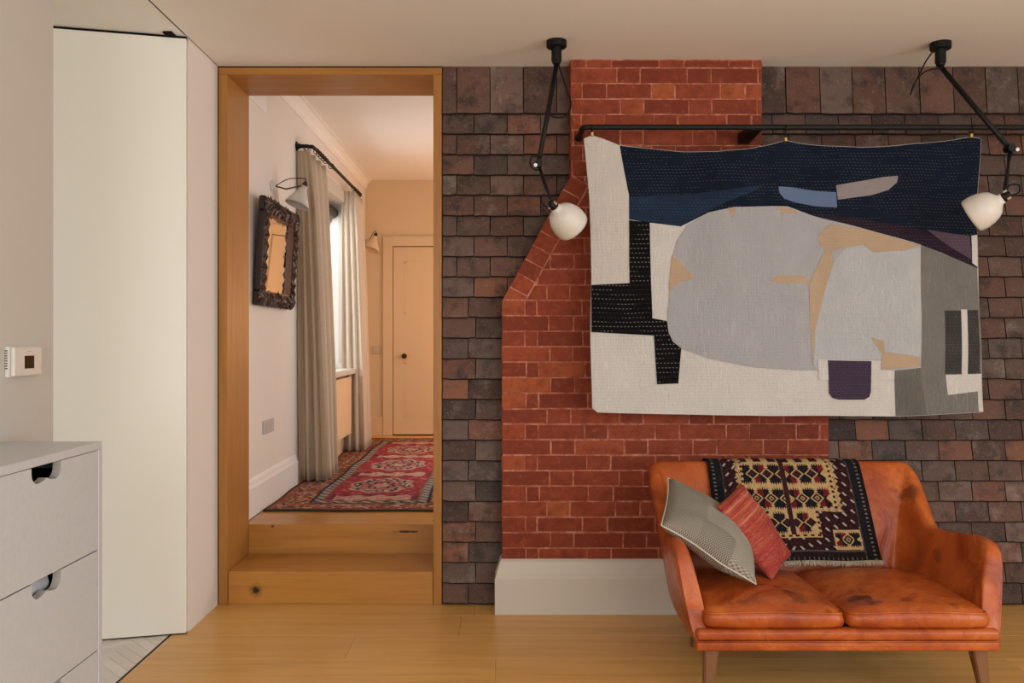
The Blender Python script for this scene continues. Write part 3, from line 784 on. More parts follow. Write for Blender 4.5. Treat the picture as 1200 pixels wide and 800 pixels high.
# ---- quilt
QS = RY/F
qx = lambda px: (px-CX)*QS
qz = lambda py: H-(py-CY)*QS
def wave(x, z):
    t = max(0.0, min(1.0, (2.28-z)/1.25))
    return (0.010*math.sin(x*9.0+0.6)+0.006*math.sin(x*21+2.0))*(1-0.55*t) + 0.012*t*math.sin(x*3.4+1.0) + 0.004*math.sin(z*14+x*5) + 0.008*noise.noise(Vector((x*3, 0, z*3)))
def densify(poly, step=6.0):
    o = []
    n = len(poly)
    for i in range(n):
        a, b = poly[i], poly[(i+1) % n]; L = math.hypot(b[0]-a[0], b[1]-a[1]); k = max(1, int(L/step))
        for j in range(k): o.append((a[0]+(b[0]-a[0])*j/k, a[1]+(b[1]-a[1])*j/k))
    return o
def inside(p, poly):
    c = False; n = len(poly); x, y = p
    for i in range(n):
        x1, y1 = poly[i]; x2, y2 = poly[(i+1) % n]
        if (y1 > y) != (y2 > y) and x < (x2-x1)*(y-y1)/(y2-y1)+x1: c = not c
    return c
def rounded(poly, sub=4):
    return [(v.x, v.y) for v in smooth_path([(a, b, 0) for a, b in poly], sub, True)]
def patch(name, poly, mat, layer, parent, grid=7.0, thick=0.0016, back=None):
    poly = densify(poly); n = len(poly)
    xs = [p[0] for p in poly]; ys_ = [p[1] for p in poly]
    pts = [Vector(p) for p in poly]
    gy = math.ceil(min(ys_)/grid)*grid
    while gy < max(ys_):
        gx_ = math.ceil(min(xs)/grid)*grid
        while gx_ < max(xs):
            if inside((gx_, gy), poly) and min((gx_-a)**2+(gy-b)**2 for a, b in poly) > 6: pts.append(Vector((gx_, gy)))
            gx_ += grid
        gy += grid
    r = delaunay_2d_cdt(pts, [(i, (i+1) % n) for i in range(n)], [], 1, 1e-6)
    bm = bmesh.new(); fv = []; bv = []
    y_off = -layer*0.0011
    for v in r[0]:
        x, z = qx(v[0]), qz(v[1]); y = RY+wave(x, z)+y_off
        fv.append(bm.verts.new((x, y-thick, z))); bv.append(bm.verts.new((x, y+(back or 0.0), z)))
    for t in r[2]:
        bm.faces.new([fv[i] for i in t]); bm.faces.new([bv[i] for i in t][::-1])
    be = [e for e in bm.edges if len(e.link_faces) == 1]
    fi = {v: i for i, v in enumerate(fv)}
    for e in be:
        if e.verts[0] in fi and e.verts[1] in fi:
            i, j = fi[e.verts[0]], fi[e.verts[1]]; bm.faces.new((fv[i], fv[j], bv[j], bv[i]))
    return link(name, bm, mat, parent, False)
OUT = [(684,163),(693,159.5),(705,163),(725,170),(760,174),(800,177),(840,178),(875,175),(905,169),(920,164.5),(935,167),(970,170),(1010,172.5),(1050,171),(1090,167),(1120,163),(1138,159.5),(1150,162),(1149,190),(1147,230),(1146,270),(1147,310),(1149,360),(1151,410),(1153,450),(1154,483),(1120,485),(1080,487),(1050,488),(1010,487.5),(960,487),(900,487),(840,486),(780,485),(730,484),(700,483),(694,478),(693,440),(692,400),(692,360),(693,320),(692,280),(690,230),(687,195)]
ql = thing('quilt', 'large patchwork quilt of navy, black, grey and white hanging from the rail', 'quilt')
patch('backing', OUT, QC['white'], 0, ql, back=0.006)
blobo = [(900,242),(922,242),(956,253),(1012,268),(1078,287),(1079,360),(1080,431),(1050,434),(1032,433),(957,434)]
blobl = [(957,434),(930,433.5),(880,430),(830,420),(800,409),(787,397),(782,385),(782,365),(786,330),(788,302),(793,282),(806,263),(830,249),(860,243),(900,242)]
PATCH = [
 ('warm', 1, [(684.5,163.5),(693,160),(705,163.5),(726,171),(731,200),(737,229),(737.5,331),(693,333),(692,280),(690,230),(687,195)]),
 ('navy', 1, [(726,170.7),(760,174.4),(800,177.4),(840,178.4),(875,175.4),(905,169.4),(920,165),(935,167.4),(970,170.4),(1010,173),(1050,171.4),(1090,167.4),(1120,163.4),(1138,160),(1149.6,162.4),(1148.6,190),(1146.6,230),(1145.8,270),(1146.5,314),(1106,296),(1078,287),(1012,268),(956,253),(922,242),(900,242),(860,243),(830,249),(798,265),(761,261),(737,257),(737,229)]),
 ('navy2', 2, [(737,231),(770,229),(810,226.5),(850,223),(895,217),(880,226),(855,235),(830,247),(798,264.5),(761,260.5),(737,256.5)]),
 ('blue', 2, [(911,219),(930,220),(955,223),(980,225),(981,243),(960,241.5),(930,237),(918,233),(912,226)]),
 ('mauve', 2, [(980,217),(1010,212),(1035,207.5),(1051,206.5),(1050,214),(1040,223),(1020,229),(982,234)]),
 ('aubergine', 2, [(960,250),(1012,257),(1050,264),(1085,271),(1110,284),(1138,302),(1146.3,313.5),(1106,295.7),(1078,286.7),(1012,267.7),(956,252.7)]),
 ('purple', 3, [(1085,269),(1137,276),(1139,304),(1112,287)]),
 ('white', 3, [(1139,276),(1145.5,275),(1146,312.5),(1140,308)]),
 ('grey', 2, [(1078,287),(1106,296),(1146,314),(1148.6,360),(1150.6,410),(1152.6,450),(1153.6,482.6),(1120,484.6),(1080,486.6),(1050,487.5),(1048,434),(1080,431),(1079,360)]),
 ('blob', 3, blobo+blobl[1:-1]),
 ('pale', 4, [(977,309),(990,291),(1011,286),(1022,295),(1057,294),(1077.6,290),(1079,418),(1037,412),(1033,421),(959,421),(954,430),(956,388),(967,340)]),
 ('tan', 5, [(975,290),(977,309),(967.5,339),(956,387.5),(952.5,429),(950,380),(948,331),(958,312.5),(967,294)]),
 ('tan', 5, [(960,275),(974,262),(1012,268.5),(1076,287.5),(1057,294),(1024,295.6),(1011,287),(990,290),(975,294),(962,288)]),
 ('tan', 4, [(787.5,299),(795,305),(804,314),(812.5,322.5),(812,327),(795,331),(785,342),(784,336),(786,315)]),
 ('tan', 4, [(900,329),(910,322.5),(940,323),(948,328),(948,332),(910,331.5)]),
 ('tan', 4, [(905,242.5),(920,242.5),(932,246),(935,250),(915,249)]),
 ('tan', 4, [(852,244),(861,243.5),(859,255),(856,254)]),
 ('tan', 5, [(1020,395),(1035,399),(1037,412),(1078,419),(1079,429),(1033,433.5),(1033,414)]),
 ('black', 4, [(737,258),(761,260.7),(762.5,320),(764,373),(781,376),(783,390),(788,400),(798,408),(794.6,449),(769.7,450),(766,393),(693,389),(692.5,334),(738,331.6)]),
 ('white', 4, [(959,421),(1032,422.5),(1032,433),(1048,434),(1048,445),(959,445)]),
 ('plum', 5, [(970,422),(1021,423),(1020,459),(1018,465),(1012,468),(982.5,468),(975,466),(971,460.6)]),
 ('grey2', 3, [(1049,434.5),(1079,431),(1082,450),(1086,486),(1051,487)]),
 ('char', 3, [(1108.6,363.6),(1127.7,363.6),(1128.5,438),(1110,438)]),
 ('char', 3, [(1134.5,363),(1147,363),(1149.4,437),(1135.5,438)]),
 ('white', 4, [(1127.6,362.3),(1134.5,362.3),(1135.6,440),(1129,440)]),
 ('white', 3, [(1110.7,439.4),(1151.5,438),(1153.4,482),(1148,482.4),(1147.5,458.5),(1113,463)]),
]
for m_, l_, poly in PATCH: patch('fabric_patch', poly, QC[m_], l_, ql)
at(ql, (qx(920), RY, qz(488)))
# clips
for k, (cx_, cy_) in enumerate(((693.5, 159.5), (920, 165), (1138, 160))):
    X, Z = qx(cx_), qz(cy_); Yq = RY+wave(X, Z)
    cl = thing('curtain_clip', ('brass and black ring clip at the white corner of the quilt', 'brass and black ring clip at the middle of the quilt top', 'brass and black ring clip at the dark navy corner of the quilt')[k], 'clip', 'ring clips holding the quilt to the rail')
    bm = bmesh.new(); tube(bm, [(X, RY+0.019*math.cos(t), RZ-0.006+0.019*math.sin(t)) for t in [k2*2*math.pi/16 for k2 in range(16)]], 0.0024, 6, True); link('ring', bm, MT['black'], cl, True)
    bm = bmesh.new(); zt0 = RZ-0.024
    tube(bm, [(X, RY, zt0), (X, (RY+Yq)/2, (zt0+Z+0.012)/2), (X, Yq-0.004, Z+0.012)], 0.0035, 6); link('eye', bm, MT['black'], cl)
    bm = bmesh.new(); box(bm, X-0.007, X+0.007, Yq-0.012, Yq+0.010, Z-0.006, Z+0.014, bev=0.002); link('jaw', bm, MT['brass'], cl)
    at(cl, (X, RY, Z))

# ---- ceiling lamps
def lamp(label, mount, j1, j2, axis, side, cordpts):
    t = thing('ceiling_lamp', label, 'lamp', 'jointed ceiling lamps either side of the quilt')
    mx, my = mount
    bm = bmesh.new(); lathe(bm, [(0, 0), (0, 0.047), (0.028, 0.047), (0.032, 0.043), (0.032, 0)], (mx, my, CEIL), (0, 0, -1), 28); md = link('ceiling_mount', bm, MT['black'], t)
    bm = bmesh.new(); lathe(bm, [(0, 0), (0, 0.024), (0.062, 0.024), (0.066, 0.020), (0.074, 0.019), (0.080, 0.010), (0.080, 0)], (mx, my, CEIL-0.032), (0, 0, -1), 24); link('swivel', bm, MT['black'], md)
    top = Vector((mx, my, CEIL-0.110)); j1 = Vector(j1); j2 = Vector(j2)
    bm = bmesh.new(); tube(bm, [top, j1], 0.0115, 12); link('upper_arm', bm, MT['black'], t, True)
    bm = bmesh.new(); lathe(bm, [(-0.022, 0), (-0.022, 0.017), (0.022, 0.017), (0.022, 0)], j1, (0, 1, 0), 16); link('joint', bm, MT['black'], t)
    bm = bmesh.new(); lathe(bm, [(0, 0), (0, 0.015), (0.012, 0.013), (0.018, 0)], top+Vector((0, 0, 0.012)), (0, 0, -1), 12); link('joint', bm, MT['black'], t)
    bm = bmesh.new(); lathe(bm, [(0, 0), (0, 0.0085), (0.014, 0.0085), (0.014, 0)], j1+Vector((0.014*side, -0.022, -0.012)), (0, -1, 0), 10); link('screw', bm, MT['chrome'], t)
    bm = bmesh.new(); tube(bm, [j1, j2], 0.0062, 10); link('lower_arm', bm, MT['black'], t, True)
    ax = Vector(axis).normalized()
    bm = bmesh.new(); lathe(bm, [(-0.020, 0), (-0.020, 0.012), (-0.006, 0.020), (0.030, 0.021), (0.030, 0)], j2, ax, 16); so = link('socket', bm, MT['black'], t)
    bm = bmesh.new()
    for k in range(3):
        u = ax.orthogonal().normalized(); v = ax.cross(u); a = k*2.1
        p = j2-ax*0.008+(u*math.cos(a)+v*math.sin(a))*0.021; lathe(bm, [(-0.008, 0), (-0.008, 0.006), (0.008, 0.006), (0.008, 0)], p, ax, 8)
    link('thumbscrew', bm, MT['chrome'], so)
    bm = bmesh.new()
    pr = [(0.000, 0.022), (0.012, 0.024), (0.020, 0.034), (0.032, 0.052), (0.050, 0.065), (0.075, 0.075), (0.105, 0.080), (0.130, 0.079), (0.140, 0.077)]
    lathe(bm, pr+[(a-0.0005, b-0.003) for a, b in pr[::-1]], j2+ax*0.014, ax, 40, True); link('shade', bm, MT['white'], t, True)
    bm = bmesh.new(); lathe(bm, [(0.03, 0.012), (0.055, 0.018), (0.085, 0.030), (0.105, 0.026), (0.118, 0.0)], j2, ax, 16); link('bulb', bm, plain('milky_bulb', (0.75, 0.72, 0.66), 0.3), t, True)
    for pts in cordpts:
        bm = bmesh.new(); tube(bm, smooth_path(pts, 7), 0.0036, 7); link('cord', bm, MT['blackmatt'], t, True)
    return at(t, (mx, my, CEIL))
m1 = (0.251, 3.93); a1 = P(631, 192, 3.80); b1 = P(648, 240, 3.72)
lamp('black jointed ceiling lamp with white shade hanging before the dark tiles and chimney shoulder', m1, a1, b1, (0.62, 0.55, -0.56), -1,
     [[Vector((0.262, 3.93, 2.628)), P(664, 105, 3.93), P(669, 122, 3.92), P(662, 136, 3.90), P(649, 137, 3.87), P(641, 130, 3.86)],
      [P(633, 183, 3.80), P(624, 183, 3.79), P(621, 190, 3.79), P(625, 198, 3.79), P(633, 199, 3.79)],
      [P(632, 198, 3.79), P(639, 220, 3.75), P(646, 232, 3.73)],
      [P(646, 232, 3.73), P(637, 228, 3.72), P(634, 234, 3.71), P(638, 241, 3.71), P(644, 242, 3.71)]])
m2 = (2.052, 3.955); a2 = P(1183, 174, 3.74); b2 = P(1179, 230, 3.66)
lamp('black jointed ceiling lamp with white shade hanging in front of the navy quilt corner', m2, a2, b2, (-0.66, 0.58, -0.48), 1,
     [[Vector((2.020, 3.93, 2.71)), P(1085, 72, 3.90), P(1073, 96, 3.88), P(1067, 111, 3.87)], [P(1067, 111, 3.87), P(1072, 97, 3.86), P(1084, 84, 3.88), P(1104, 79, 3.93)],
      [P(1186, 178, 3.73), P(1180, 200, 3.70), P(1176, 222, 3.67)],
      [P(1176, 222, 3.66), P(1186, 216, 3.65), P(1194, 217, 3.65), P(1195, 224, 3.65), P(1188, 228, 3.65), P(1181, 228, 3.65)]])

# ---- hall things
rx0, rx1, ry0, ry1 = -1.425, -0.245, 5.005, 8.66
def hashf(a, b, s=0): return random.Random((int(a)*73856093) ^ (int(b)*19349663) ^ (s*83492791)).random()
def mixc(a, b, t): return tuple(x+(y-x)*t for x, y in zip(a, b))
CR, RU, NV, CM, PK, SL_, OR = (0.34, 0.042, 0.060), (0.25, 0.075, 0.040), (0.030, 0.034, 0.055), (0.56, 0.41, 0.29), (0.52, 0.21, 0.19), (0.16, 0.17, 0.185), (0.40, 0.125, 0.050)
def runner(x, y):      # x,y metres from the near left corner
    Wr, Lr = rx1-rx0, ry1-ry0
    e = min(x, Wr-x, y*1.0, Lr-y); cellx, celly = x/0.02, y/0.02
    h = hashf(cellx, celly, 1)
    if e < 0.02: return (0.035, 0.045, 0.03)
    if e < 0.045: return mixc(RU, PK, h*0.6)
    if e < 0.215:
        # scrolling flowers on rust
        s = (y if min(x, Wr-x) < y else x)
        c = RU if h > 0.25 else OR
        u = (s/0.22) % 1-0.5; v = (e-0.13)/0.085
        d = math.hypot(u*1.2, v*0.9)
        if d < 0.14: return CM
        if d < 0.26: return NV if hashf(cellx, celly, 2) > 0.3 else PK
        if abs(v-0.7*math.sin(s*28)) < 0.16: return (0.06, 0.05, 0.05) if h > 0.3 else CM
        if 0.3 < d < 0.44 and h > 0.45: return PK
        if h > 0.86: return CM
        return c
    if e < 0.235: return NV
    if e < 0.285:
        return CM if (int((x+y)/0.03) % 3 == 0) else (SL_ if h > 0.2 else NV)
    if e < 0.300: return (0.22, 0.16, 0.08)
    cx_, u = Wr/2, 0
    yy = y-0.86; k = round(yy/0.95); dy = yy-k*0.95; dx = x-cx_
    r = math.hypot(dx/0.225, dy/0.30)
    ph = math.atan2(dy/0.30, dx/0.225); rr = r+0.07*math.sin(8*ph)
    if rr < 0.28: return CM if h > 0.5 else PK
    if rr < 0.40: return NV
    if rr < 0.62: return PK if h > 0.35 else CR
    if rr < 0.86:
        return NV if (math.sin(12*ph)*math.sin(r*26) > -0.25 and h > 0.18) else CM
    if rr < 0.96: return CM if h > 0.45 else PK
    # spandrels between medallions
    dy2 = abs(abs(dy)-0.475)
    if dy2 < 0.075+0.03*math.sin(dx*40) and abs(dx) < 0.25: return CM if h > 0.45 else PK
    if dy2 < 0.12 and h > 0.7: return NV
    if h > 0.90: return PK
    return CR
def patterned(name, nx, ny, pos, colf, mat, parent=None, thick=None):
    me = bpy.data.meshes.new(name); vs = []; cs = []
    for j in range(ny+1):
        for i in range(nx+1):
            vs.append(pos(i/nx, j/ny)); cs.append(colf(i/nx, j/ny))
    fs = [(j*(nx+1)+i, j*(nx+1)+i+1, (j+1)*(nx+1)+i+1, (j+1)*(nx+1)+i) for j in range(ny) for i in range(nx)]
    n0 = len(vs)
    if thick:      # a plain underside and rim
        vs2 = [tuple(Vector(v)+Vector(thick(k % (nx+1)/nx, k//(nx+1)/ny))) for k, v in enumerate(vs)]
        rim = [i for i in range(nx+1)]+[j*(nx+1)+nx for j in range(1, ny+1)]+[ny*(nx+1)+i for i in range(nx-1, -1, -1)]+[j*(nx+1) for j in range(ny-1, 0, -1)]
        mp = {k: n0+q for q, k in enumerate(rim)}
        vs += [vs2[k] for k in rim]; cs += [cs[k] for k in rim]
        for q in range(len(rim)):
            a, b = rim[q], rim[(q+1) % len(rim)]; fs.append((b, a, mp[a], mp[b]))
    me.from_pydata([tuple(v) for v in vs], [], fs)
    at_ = me.color_attributes.new('pattern', 'FLOAT_COLOR', 'POINT')
    flat = []
    for c in cs: flat += [c[0], c[1], c[2], 1.0]
    at_.data.foreach_set('color', flat)
    return linkme(name, me, mat, parent, True)
def rpos(u, v):
    x, y = rx0+u*(rx1-rx0), ry0+v*(ry1-ry0)
    return (x+0.006*math.sin(v*23), y+0.006*math.sin(u*11), HZ+0.010+0.0015*math.sin(v*40+u*5))
rg = patterned('runner_rug', 118, 366, rpos, lambda u, v: runner(u*(rx1-rx0), v*(ry1-ry0)), MT['carpet'], None, lambda u, v: (0, 0, -0.0092))
tag(rg, 'long red patterned wool runner lying along the hall floor', 'rug')

# curtains
def curtain(label, top, bot, z0, z1, mat):
    A = smooth_path([(a, b, 0) for a, b in top], 8); Bq = smooth_path([(a, b, 0) for a, b in bot], 8); n = len(A); bm = bmesh.new(); nz = 24; F_ = []
    for k in range(nz+1):
        t = k/nz; z = z1+(z0-z1)*t; e = t**0.7
        F_.append([bm.verts.new((A[i].x+(Bq[i].x-A[i].x)*e+0.003*math.sin(z*4+i*0.5)*t, A[i].y+(Bq[i].y-A[i].y)*e+0.006*math.sin(z*3+i*0.35)*t, z)) for i in range(n)])
    for k in range(nz):
        for i in range(n-1): bm.faces.new((F_[k][i], F_[k][i+1], F_[k+1][i+1], F_[k+1][i]))
    o = link('curtain', bm, mat, None, True)
    sm = o.modifiers.new('cloth', 'SOLIDIFY'); sm.thickness = 0.004
    return tag(o, label, 'curtain', 'linen curtains at the hall window')
def folds(y0, y1, xt, m, n, ay, ax):
    a = [(HXL+0.008+(xt-HXL-0.008)*k/(m-1), y0+(ay if k % 2 else 0)) for k in range(m)]
    return a+[(xt-(ax if k % 2 == 0 else 0), y0+(y1-y0)*(k+1)/n) for k in range(n)]
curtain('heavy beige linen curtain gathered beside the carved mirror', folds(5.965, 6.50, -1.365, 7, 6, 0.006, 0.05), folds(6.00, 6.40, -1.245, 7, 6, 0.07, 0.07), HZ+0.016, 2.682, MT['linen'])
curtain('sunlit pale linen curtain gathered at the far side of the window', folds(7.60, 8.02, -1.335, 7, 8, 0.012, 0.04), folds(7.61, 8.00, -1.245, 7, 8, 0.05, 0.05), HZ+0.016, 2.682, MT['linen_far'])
pl = thing('curtain_pole', 'dark curtain pole with returned ends above the hall window', 'curtain pole')
bm = bmesh.new(); zp = 2.715; xp = -1.345
tube(bm, smooth_path([(HXL, 5.97, zp), (-1.42, 5.97, zp), (-1.37, 5.985, zp), (xp, 6.05, zp), (xp, 6.6, zp), (xp, 7.4, zp), (xp, 7.95, zp), (-1.37, 8.04, zp), (-1.42, 8.06, zp), (HXL, 8.06, zp)], 5), 0.014, 10); link('pole', bm, MT['black'], pl, True)
for k, y in enumerate((5.975, 6.02, 6.10, 6.18, 6.26, 6.34, 6.42, 6.62, 7.62, 7.72, 7.82, 7.92, 8.0)):
    xr_ = xp if 6.03 < y < 7.97 else -1.39
    bm = bmesh.new(); tube(bm, [(xr_+0.021*math.cos(t), y, zp-0.008+0.021*math.sin(t)) for t in [q*2*math.pi/12 for q in range(12)]], 0.003, 5, True); link('ring', bm, MT['black'], pl, True)
for y in (5.97, 8.06):
    bm = bmesh.new(); lathe(bm, [(0, 0), (0, 0.032), (0.010, 0.032), (0.012, 0.02), (0.03, 0.018), (0.03, 0)], (HXL, y, zp), (1, 0, 0), 14); link('flange', bm, MT['black'], pl)
at(pl, (HXL, 7.0, zp))
# radiator
ra = thing('radiator', 'flat cream panel radiator below the hall window sill', 'radiator')
for x0_, x1_, n_ in ((-1.375, -1.360, 'front_panel'), (-1.43, -1.415, 'rear_panel')):
    bm = B(x0_, x1_, 6.45, 7.60, 0.505, 1.015, bev=0.005, seg=2); link(n_, bm, MT['hallend'], ra)
link('top_grille', B(-1.415, -1.375, 6.46, 7.59, 0.995, 1.012), MT['hallend'], ra)
for y in (6.7, 7.35): link('wall_bracket', B(HXL+0.001, -1.43, y, y+0.04, 0.60, 0.95), MT['hallend'], ra)
at(ra, (-1.40, 7.0, 0.505))
# mirror
mi = thing('carved_mirror', 'small mirror in a dark carved wooden frame hung on the hall wall', 'mirror')
my0, my1, mz0, mz1 = 4.90, 5.70, 1.55, 2.19
Rm = Matrix.Translation((HXL+0.022, 0, mz0)) @ Matrix.Rotation(R(3.5), 4, 'Y') @ Matrix.Translation((-HXL-0.022, 0, -mz0))
bm = bmesh.new()
for q in ((my0, my1, mz0, mz0+0.085), (my0, my1, mz1-0.085, mz1), (my0, my0+0.085, mz0+0.085, mz1-0.085), (my1-0.085, my1, mz0+0.085, mz1-0.085)):
    box(bm, HXL+0.006, HXL+0.045, q[0], q[1], q[2], q[3], bev=0.008)
for v in bm.verts: v.co = Rm @ v.co
link('frame', bm, plain('dark_carved_wood', (0.016, 0.007, 0.004), 0.45), mi)
bm = bmesh.new(); rr = random.Random(3)
def leaf(y, z, r, a):
    N = 9; c = bm.verts.new((HXL+0.068, y, z)); ring_ = []
    for k in range(N*2):
        t = k*math.pi/N; q = r*(1.0 if k % 2 == 0 else 0.62); ring_.append(bm.verts.new((HXL+0.043+rr.uniform(-0.004, 0.008), y+q*math.cos(t+a), z+q*math.sin(t+a)*1.1)))
    for k in range(2*N): bm.faces.new((c, ring_[k], ring_[(k+1) % (2*N)]))
nY, nZ = 11, 8
for k in range(nY):
    y = my0+0.03+(my1-my0-0.06)*k/(nY-1)
    for z in (mz0+0.045, mz1-0.045): leaf(y+rr.uniform(-.006, .006), z+rr.uniform(-.012, .012), rr.uniform(0.042, 0.058), rr.uniform(0, 3))
for k in range(nZ):
    z = mz0+0.10+(mz1-mz0-0.20)*k/(nZ-1)
    for y in (my0+0.05, my1-0.05): leaf(y+rr.uniform(-.012, .012), z, rr.uniform(0.045, 0.060), rr.uniform(0, 3))
for v in bm.verts: v.co = Rm @ v.co
mw = M('carved_leaf_wood', 0.4); n_ = mw.noise(mw.obj(), 60, 4); mw.col(mw.ramp(n_, [(0.38, (0.010, 0.005, 0.003)), (0.54, (0.065, 0.026, 0.012)), (0.68, (0.24, 0.15, 0.09))]))
link('carving', bm, mw.m, mi)
bm = B(HXL+0.012, HXL+0.020, my0+0.07, my1-0.07, mz0+0.07, mz1-0.07)
for v in bm.verts: v.co = Rm @ v.co
mm = M('mirror_silver', 0.03); mm.col((0.86, 0.84, 0.80)); mm.b.inputs['Metallic'].default_value = 1.0
link('mirror_glass', bm, mm.m, mi)
bm = bmesh.new()
for q in ((my0+0.08, my1-0.08, mz0+0.08, mz0+0.092), (my0+0.08, my1-0.08, mz1-0.092, mz1-0.08), (my0+0.08, my0+0.092, mz0+0.08, mz1-0.08), (my1-0.092, my1-0.08, mz0+0.08, mz1-0.08)): box(bm, HXL+0.015, HXL+0.04, *q)
for v in bm.verts: v.co = Rm @ v.co
link('inner_edge', bm, plain('red_brown_wood', (0.20, 0.075, 0.03), 0.4), mi)
at(mi, (HXL, (my0+my1)/2, mz0))
# wall lamps
def wall_lamp(label, base, n, elbow, neck, ax, sc, mat, dark):
    t = thing('wall_lamp', label, 'lamp', 'jointed wall lamps in the hall')
    base, elbow, neck = Vector(base), Vector(elbow), Vector(neck); ax = Vector(ax).normalized(); n = Vector(n)
    bm = bmesh.new(); lathe(bm, [(0, 0), (0, 0.042*sc), (0.012*sc, 0.042*sc), (0.016*sc, 0.034*sc), (0.030*sc, 0.030*sc), (0.032*sc, 0)], base, n, 18); link('wall_plate', bm, mat, t)
    bm = bmesh.new(); tube(bm, [base+n*0.03*sc, elbow, neck], 0.006*sc, 8); link('arm', bm, dark, t, True)
    bm = bmesh.new(); mid = (base+neck)/2+Vector((0, 0, 0.05*sc)); tube(bm, smooth_path([base+n*0.03*sc, mid, neck+Vector((0, 0, 0.05*sc)), neck-ax*0.02*sc], 6), 0.0035*sc, 6); link('cord', bm, MT['blackmatt'], t, True)
    bm = bmesh.new(); lathe(bm, [(-0.03*sc, 0), (-0.03*sc, 0.012*sc), (-0.01*sc, 0.022*sc), (0.02*sc, 0.024*sc), (0.02*sc, 0)], neck, ax, 14); link('socket', bm, dark, t)
    pr = [(0.0, 0.026*sc), (0.03*sc, 0.030*sc), (0.07*sc, 0.052*sc), (0.12*sc, 0.078*sc), (0.165*sc, 0.098*sc)]
    bm = bmesh.new(); lathe(bm, pr+[(a, b-0.003) for a, b in pr[::-1]], neck+ax*0.01, ax, 28, True); link('shade', bm, mat, t, True)
    return at(t, base)
bl = plain('lamp_arm_metal', (0.05, 0.04, 0.03), 0.4, 0.5)
wall_lamp('white jointed wall lamp above the carved mirror', (HXL, 5.33, 2.317), (1, 0, 0), (-1.385, 5.40, 2.31), (-1.29, 5.50, 2.355), (-0.30, -0.20, -0.93), 0.82, MT['white'], bl)
wall_lamp('small wall lamp with curved cord beside the peach door', ((432-CX)*HYE/F, HYE, 2.37), (0, -1, 0), ((436-CX)*8.8/F, 8.82, 2.36), ((440-CX)*8.72/F, 8.72, 2.42), (-0.25, -0.25, -0.9), 0.95, MT['hallend'], bl)
# socket plates
pz = H-(499-397)*5.25/F
sp = thing('socket_plate', 'pale grey electrical socket low on the hall wall', 'socket')
link('plate', B(HXL, HXL+0.009, 5.13, 5.36, pz-0.042, pz+0.042, bev=0.003), plain('grey_plate', (0.52, 0.50, 0.50), 0.4), sp)
mpi = plain('plate_inner', (0.46, 0.44, 0.44), 0.4)
for y in (5.17, 5.27): link('socket_face', B(HXL+0.009, HXL+0.0095, y, y+0.05, pz-0.018, pz+0.018), mpi, sp)
at(sp, (HXL, 5.245, pz-0.042))
sw = thing('light_switch', 'small square light switch beside the peach door', 'switch')
xs_ = (441-CX)*HYE/F; zs_ = H-13*HYE/F
link('plate', B(xs_-0.045, xs_+0.045, HYE-0.009, HYE, zs_-0.043, zs_+0.043, bev=0.003), plain('peach_plate', (0.60, 0.47, 0.33), 0.35), sw)
link('rocker', B(xs_-0.018, xs_+0.018, HYE-0.013, HYE-0.009, zs_-0.022, zs_+0.022, bev=0.002), plain('peach_rocker', (0.62, 0.50, 0.36), 0.35), sw)
at(sw, (xs_, HYE, zs_-0.043))

# ================================================================== SOFA
SX, FY = 1.272, 3.10         # centre and front plane
so = thing('leather_sofa', 'small tan leather two seat sofa with curved arms and tapered wooden legs', 'sofa')
LE = m_leather('tan_leather_shell', (((1.790, 3.755, 0.680), 0.060, 0.6), ((1.80, 3.50, 0.45), 0.035, 0.4)))
LC = m_leather('tan_leather_cushion', (((1.350, 3.185, 0.382), 0.062, 0.92), ((1.385, 3.27, 0.395), 0.040, 0.8), ((1.36, 3.38, 0.40), 0.022, 0.6), ((1.115, 3.20, 0.380), 0.052, 0.55), ((1.075, 3.30, 0.395), 0.020, 0.7), ((1.095, 3.25, 0.39), 0.018, 0.7), ((1.52, 3.17, 0.375), 0.018, 0.5), ((1.68, 3.14, 0.36), 0.022, 0.5), ((1.20, 3.12, 0.34), 0.014, 0.6)), 0.29)
# shell: stations along a U, (base x, base y, base z, top x, top y, top z, thickness), left half, mirrored
ST = [(-0.535, 3.105, 0.215, -0.552, 3.150, 0.330, 0.050),
      (-0.537, 3.120, 0.205, -0.590, 3.185, 0.545, 0.060),
      (-0.538, 3.160, 0.205, -0.602, 3.225, 0.584, 0.060),
      (-0.540, 3.260, 0.205, -0.604, 3.320, 0.582, 0.056),
      (-0.540, 3.400, 0.205, -0.604, 3.450, 0.560, 0.058),
      (-0.535, 3.540, 0.205, -0.568, 3.560, 0.548, 0.058),
      (-0.530, 3.600, 0.205, -0.568, 3.620, 0.556, 0.060),
      (-0.515, 3.650, 0.205, -0.576, 3.690, 0.625, 0.064),
      (-0.485, 3.690, 0.205, -0.588, 3.780, 0.715, 0.068),
      (-0.450, 3.715, 0.205, -0.594, 3.850, 0.772, 0.072),
      (-0.415, 3.725, 0.205, -0.575, 3.885, 0.789, 0.078),
      (-0.370, 3.730, 0.205, -0.520, 3.896, 0.789, 0.082),
      (-0.280, 3.730, 0.205, -0.380, 3.900, 0.788, 0.082),
      (-0.130, 3.730, 0.205, -0.180, 3.900, 0.788, 0.082),
      (0.0, 3.730, 0.205, 0.0, 3.900, 0.788, 0.082)]
ST = ST + [(-a[0], a[1], a[2], -a[3], a[4], a[5], a[6]) for a in ST[-2::-1]]
bm = bmesh.new(); secs = []
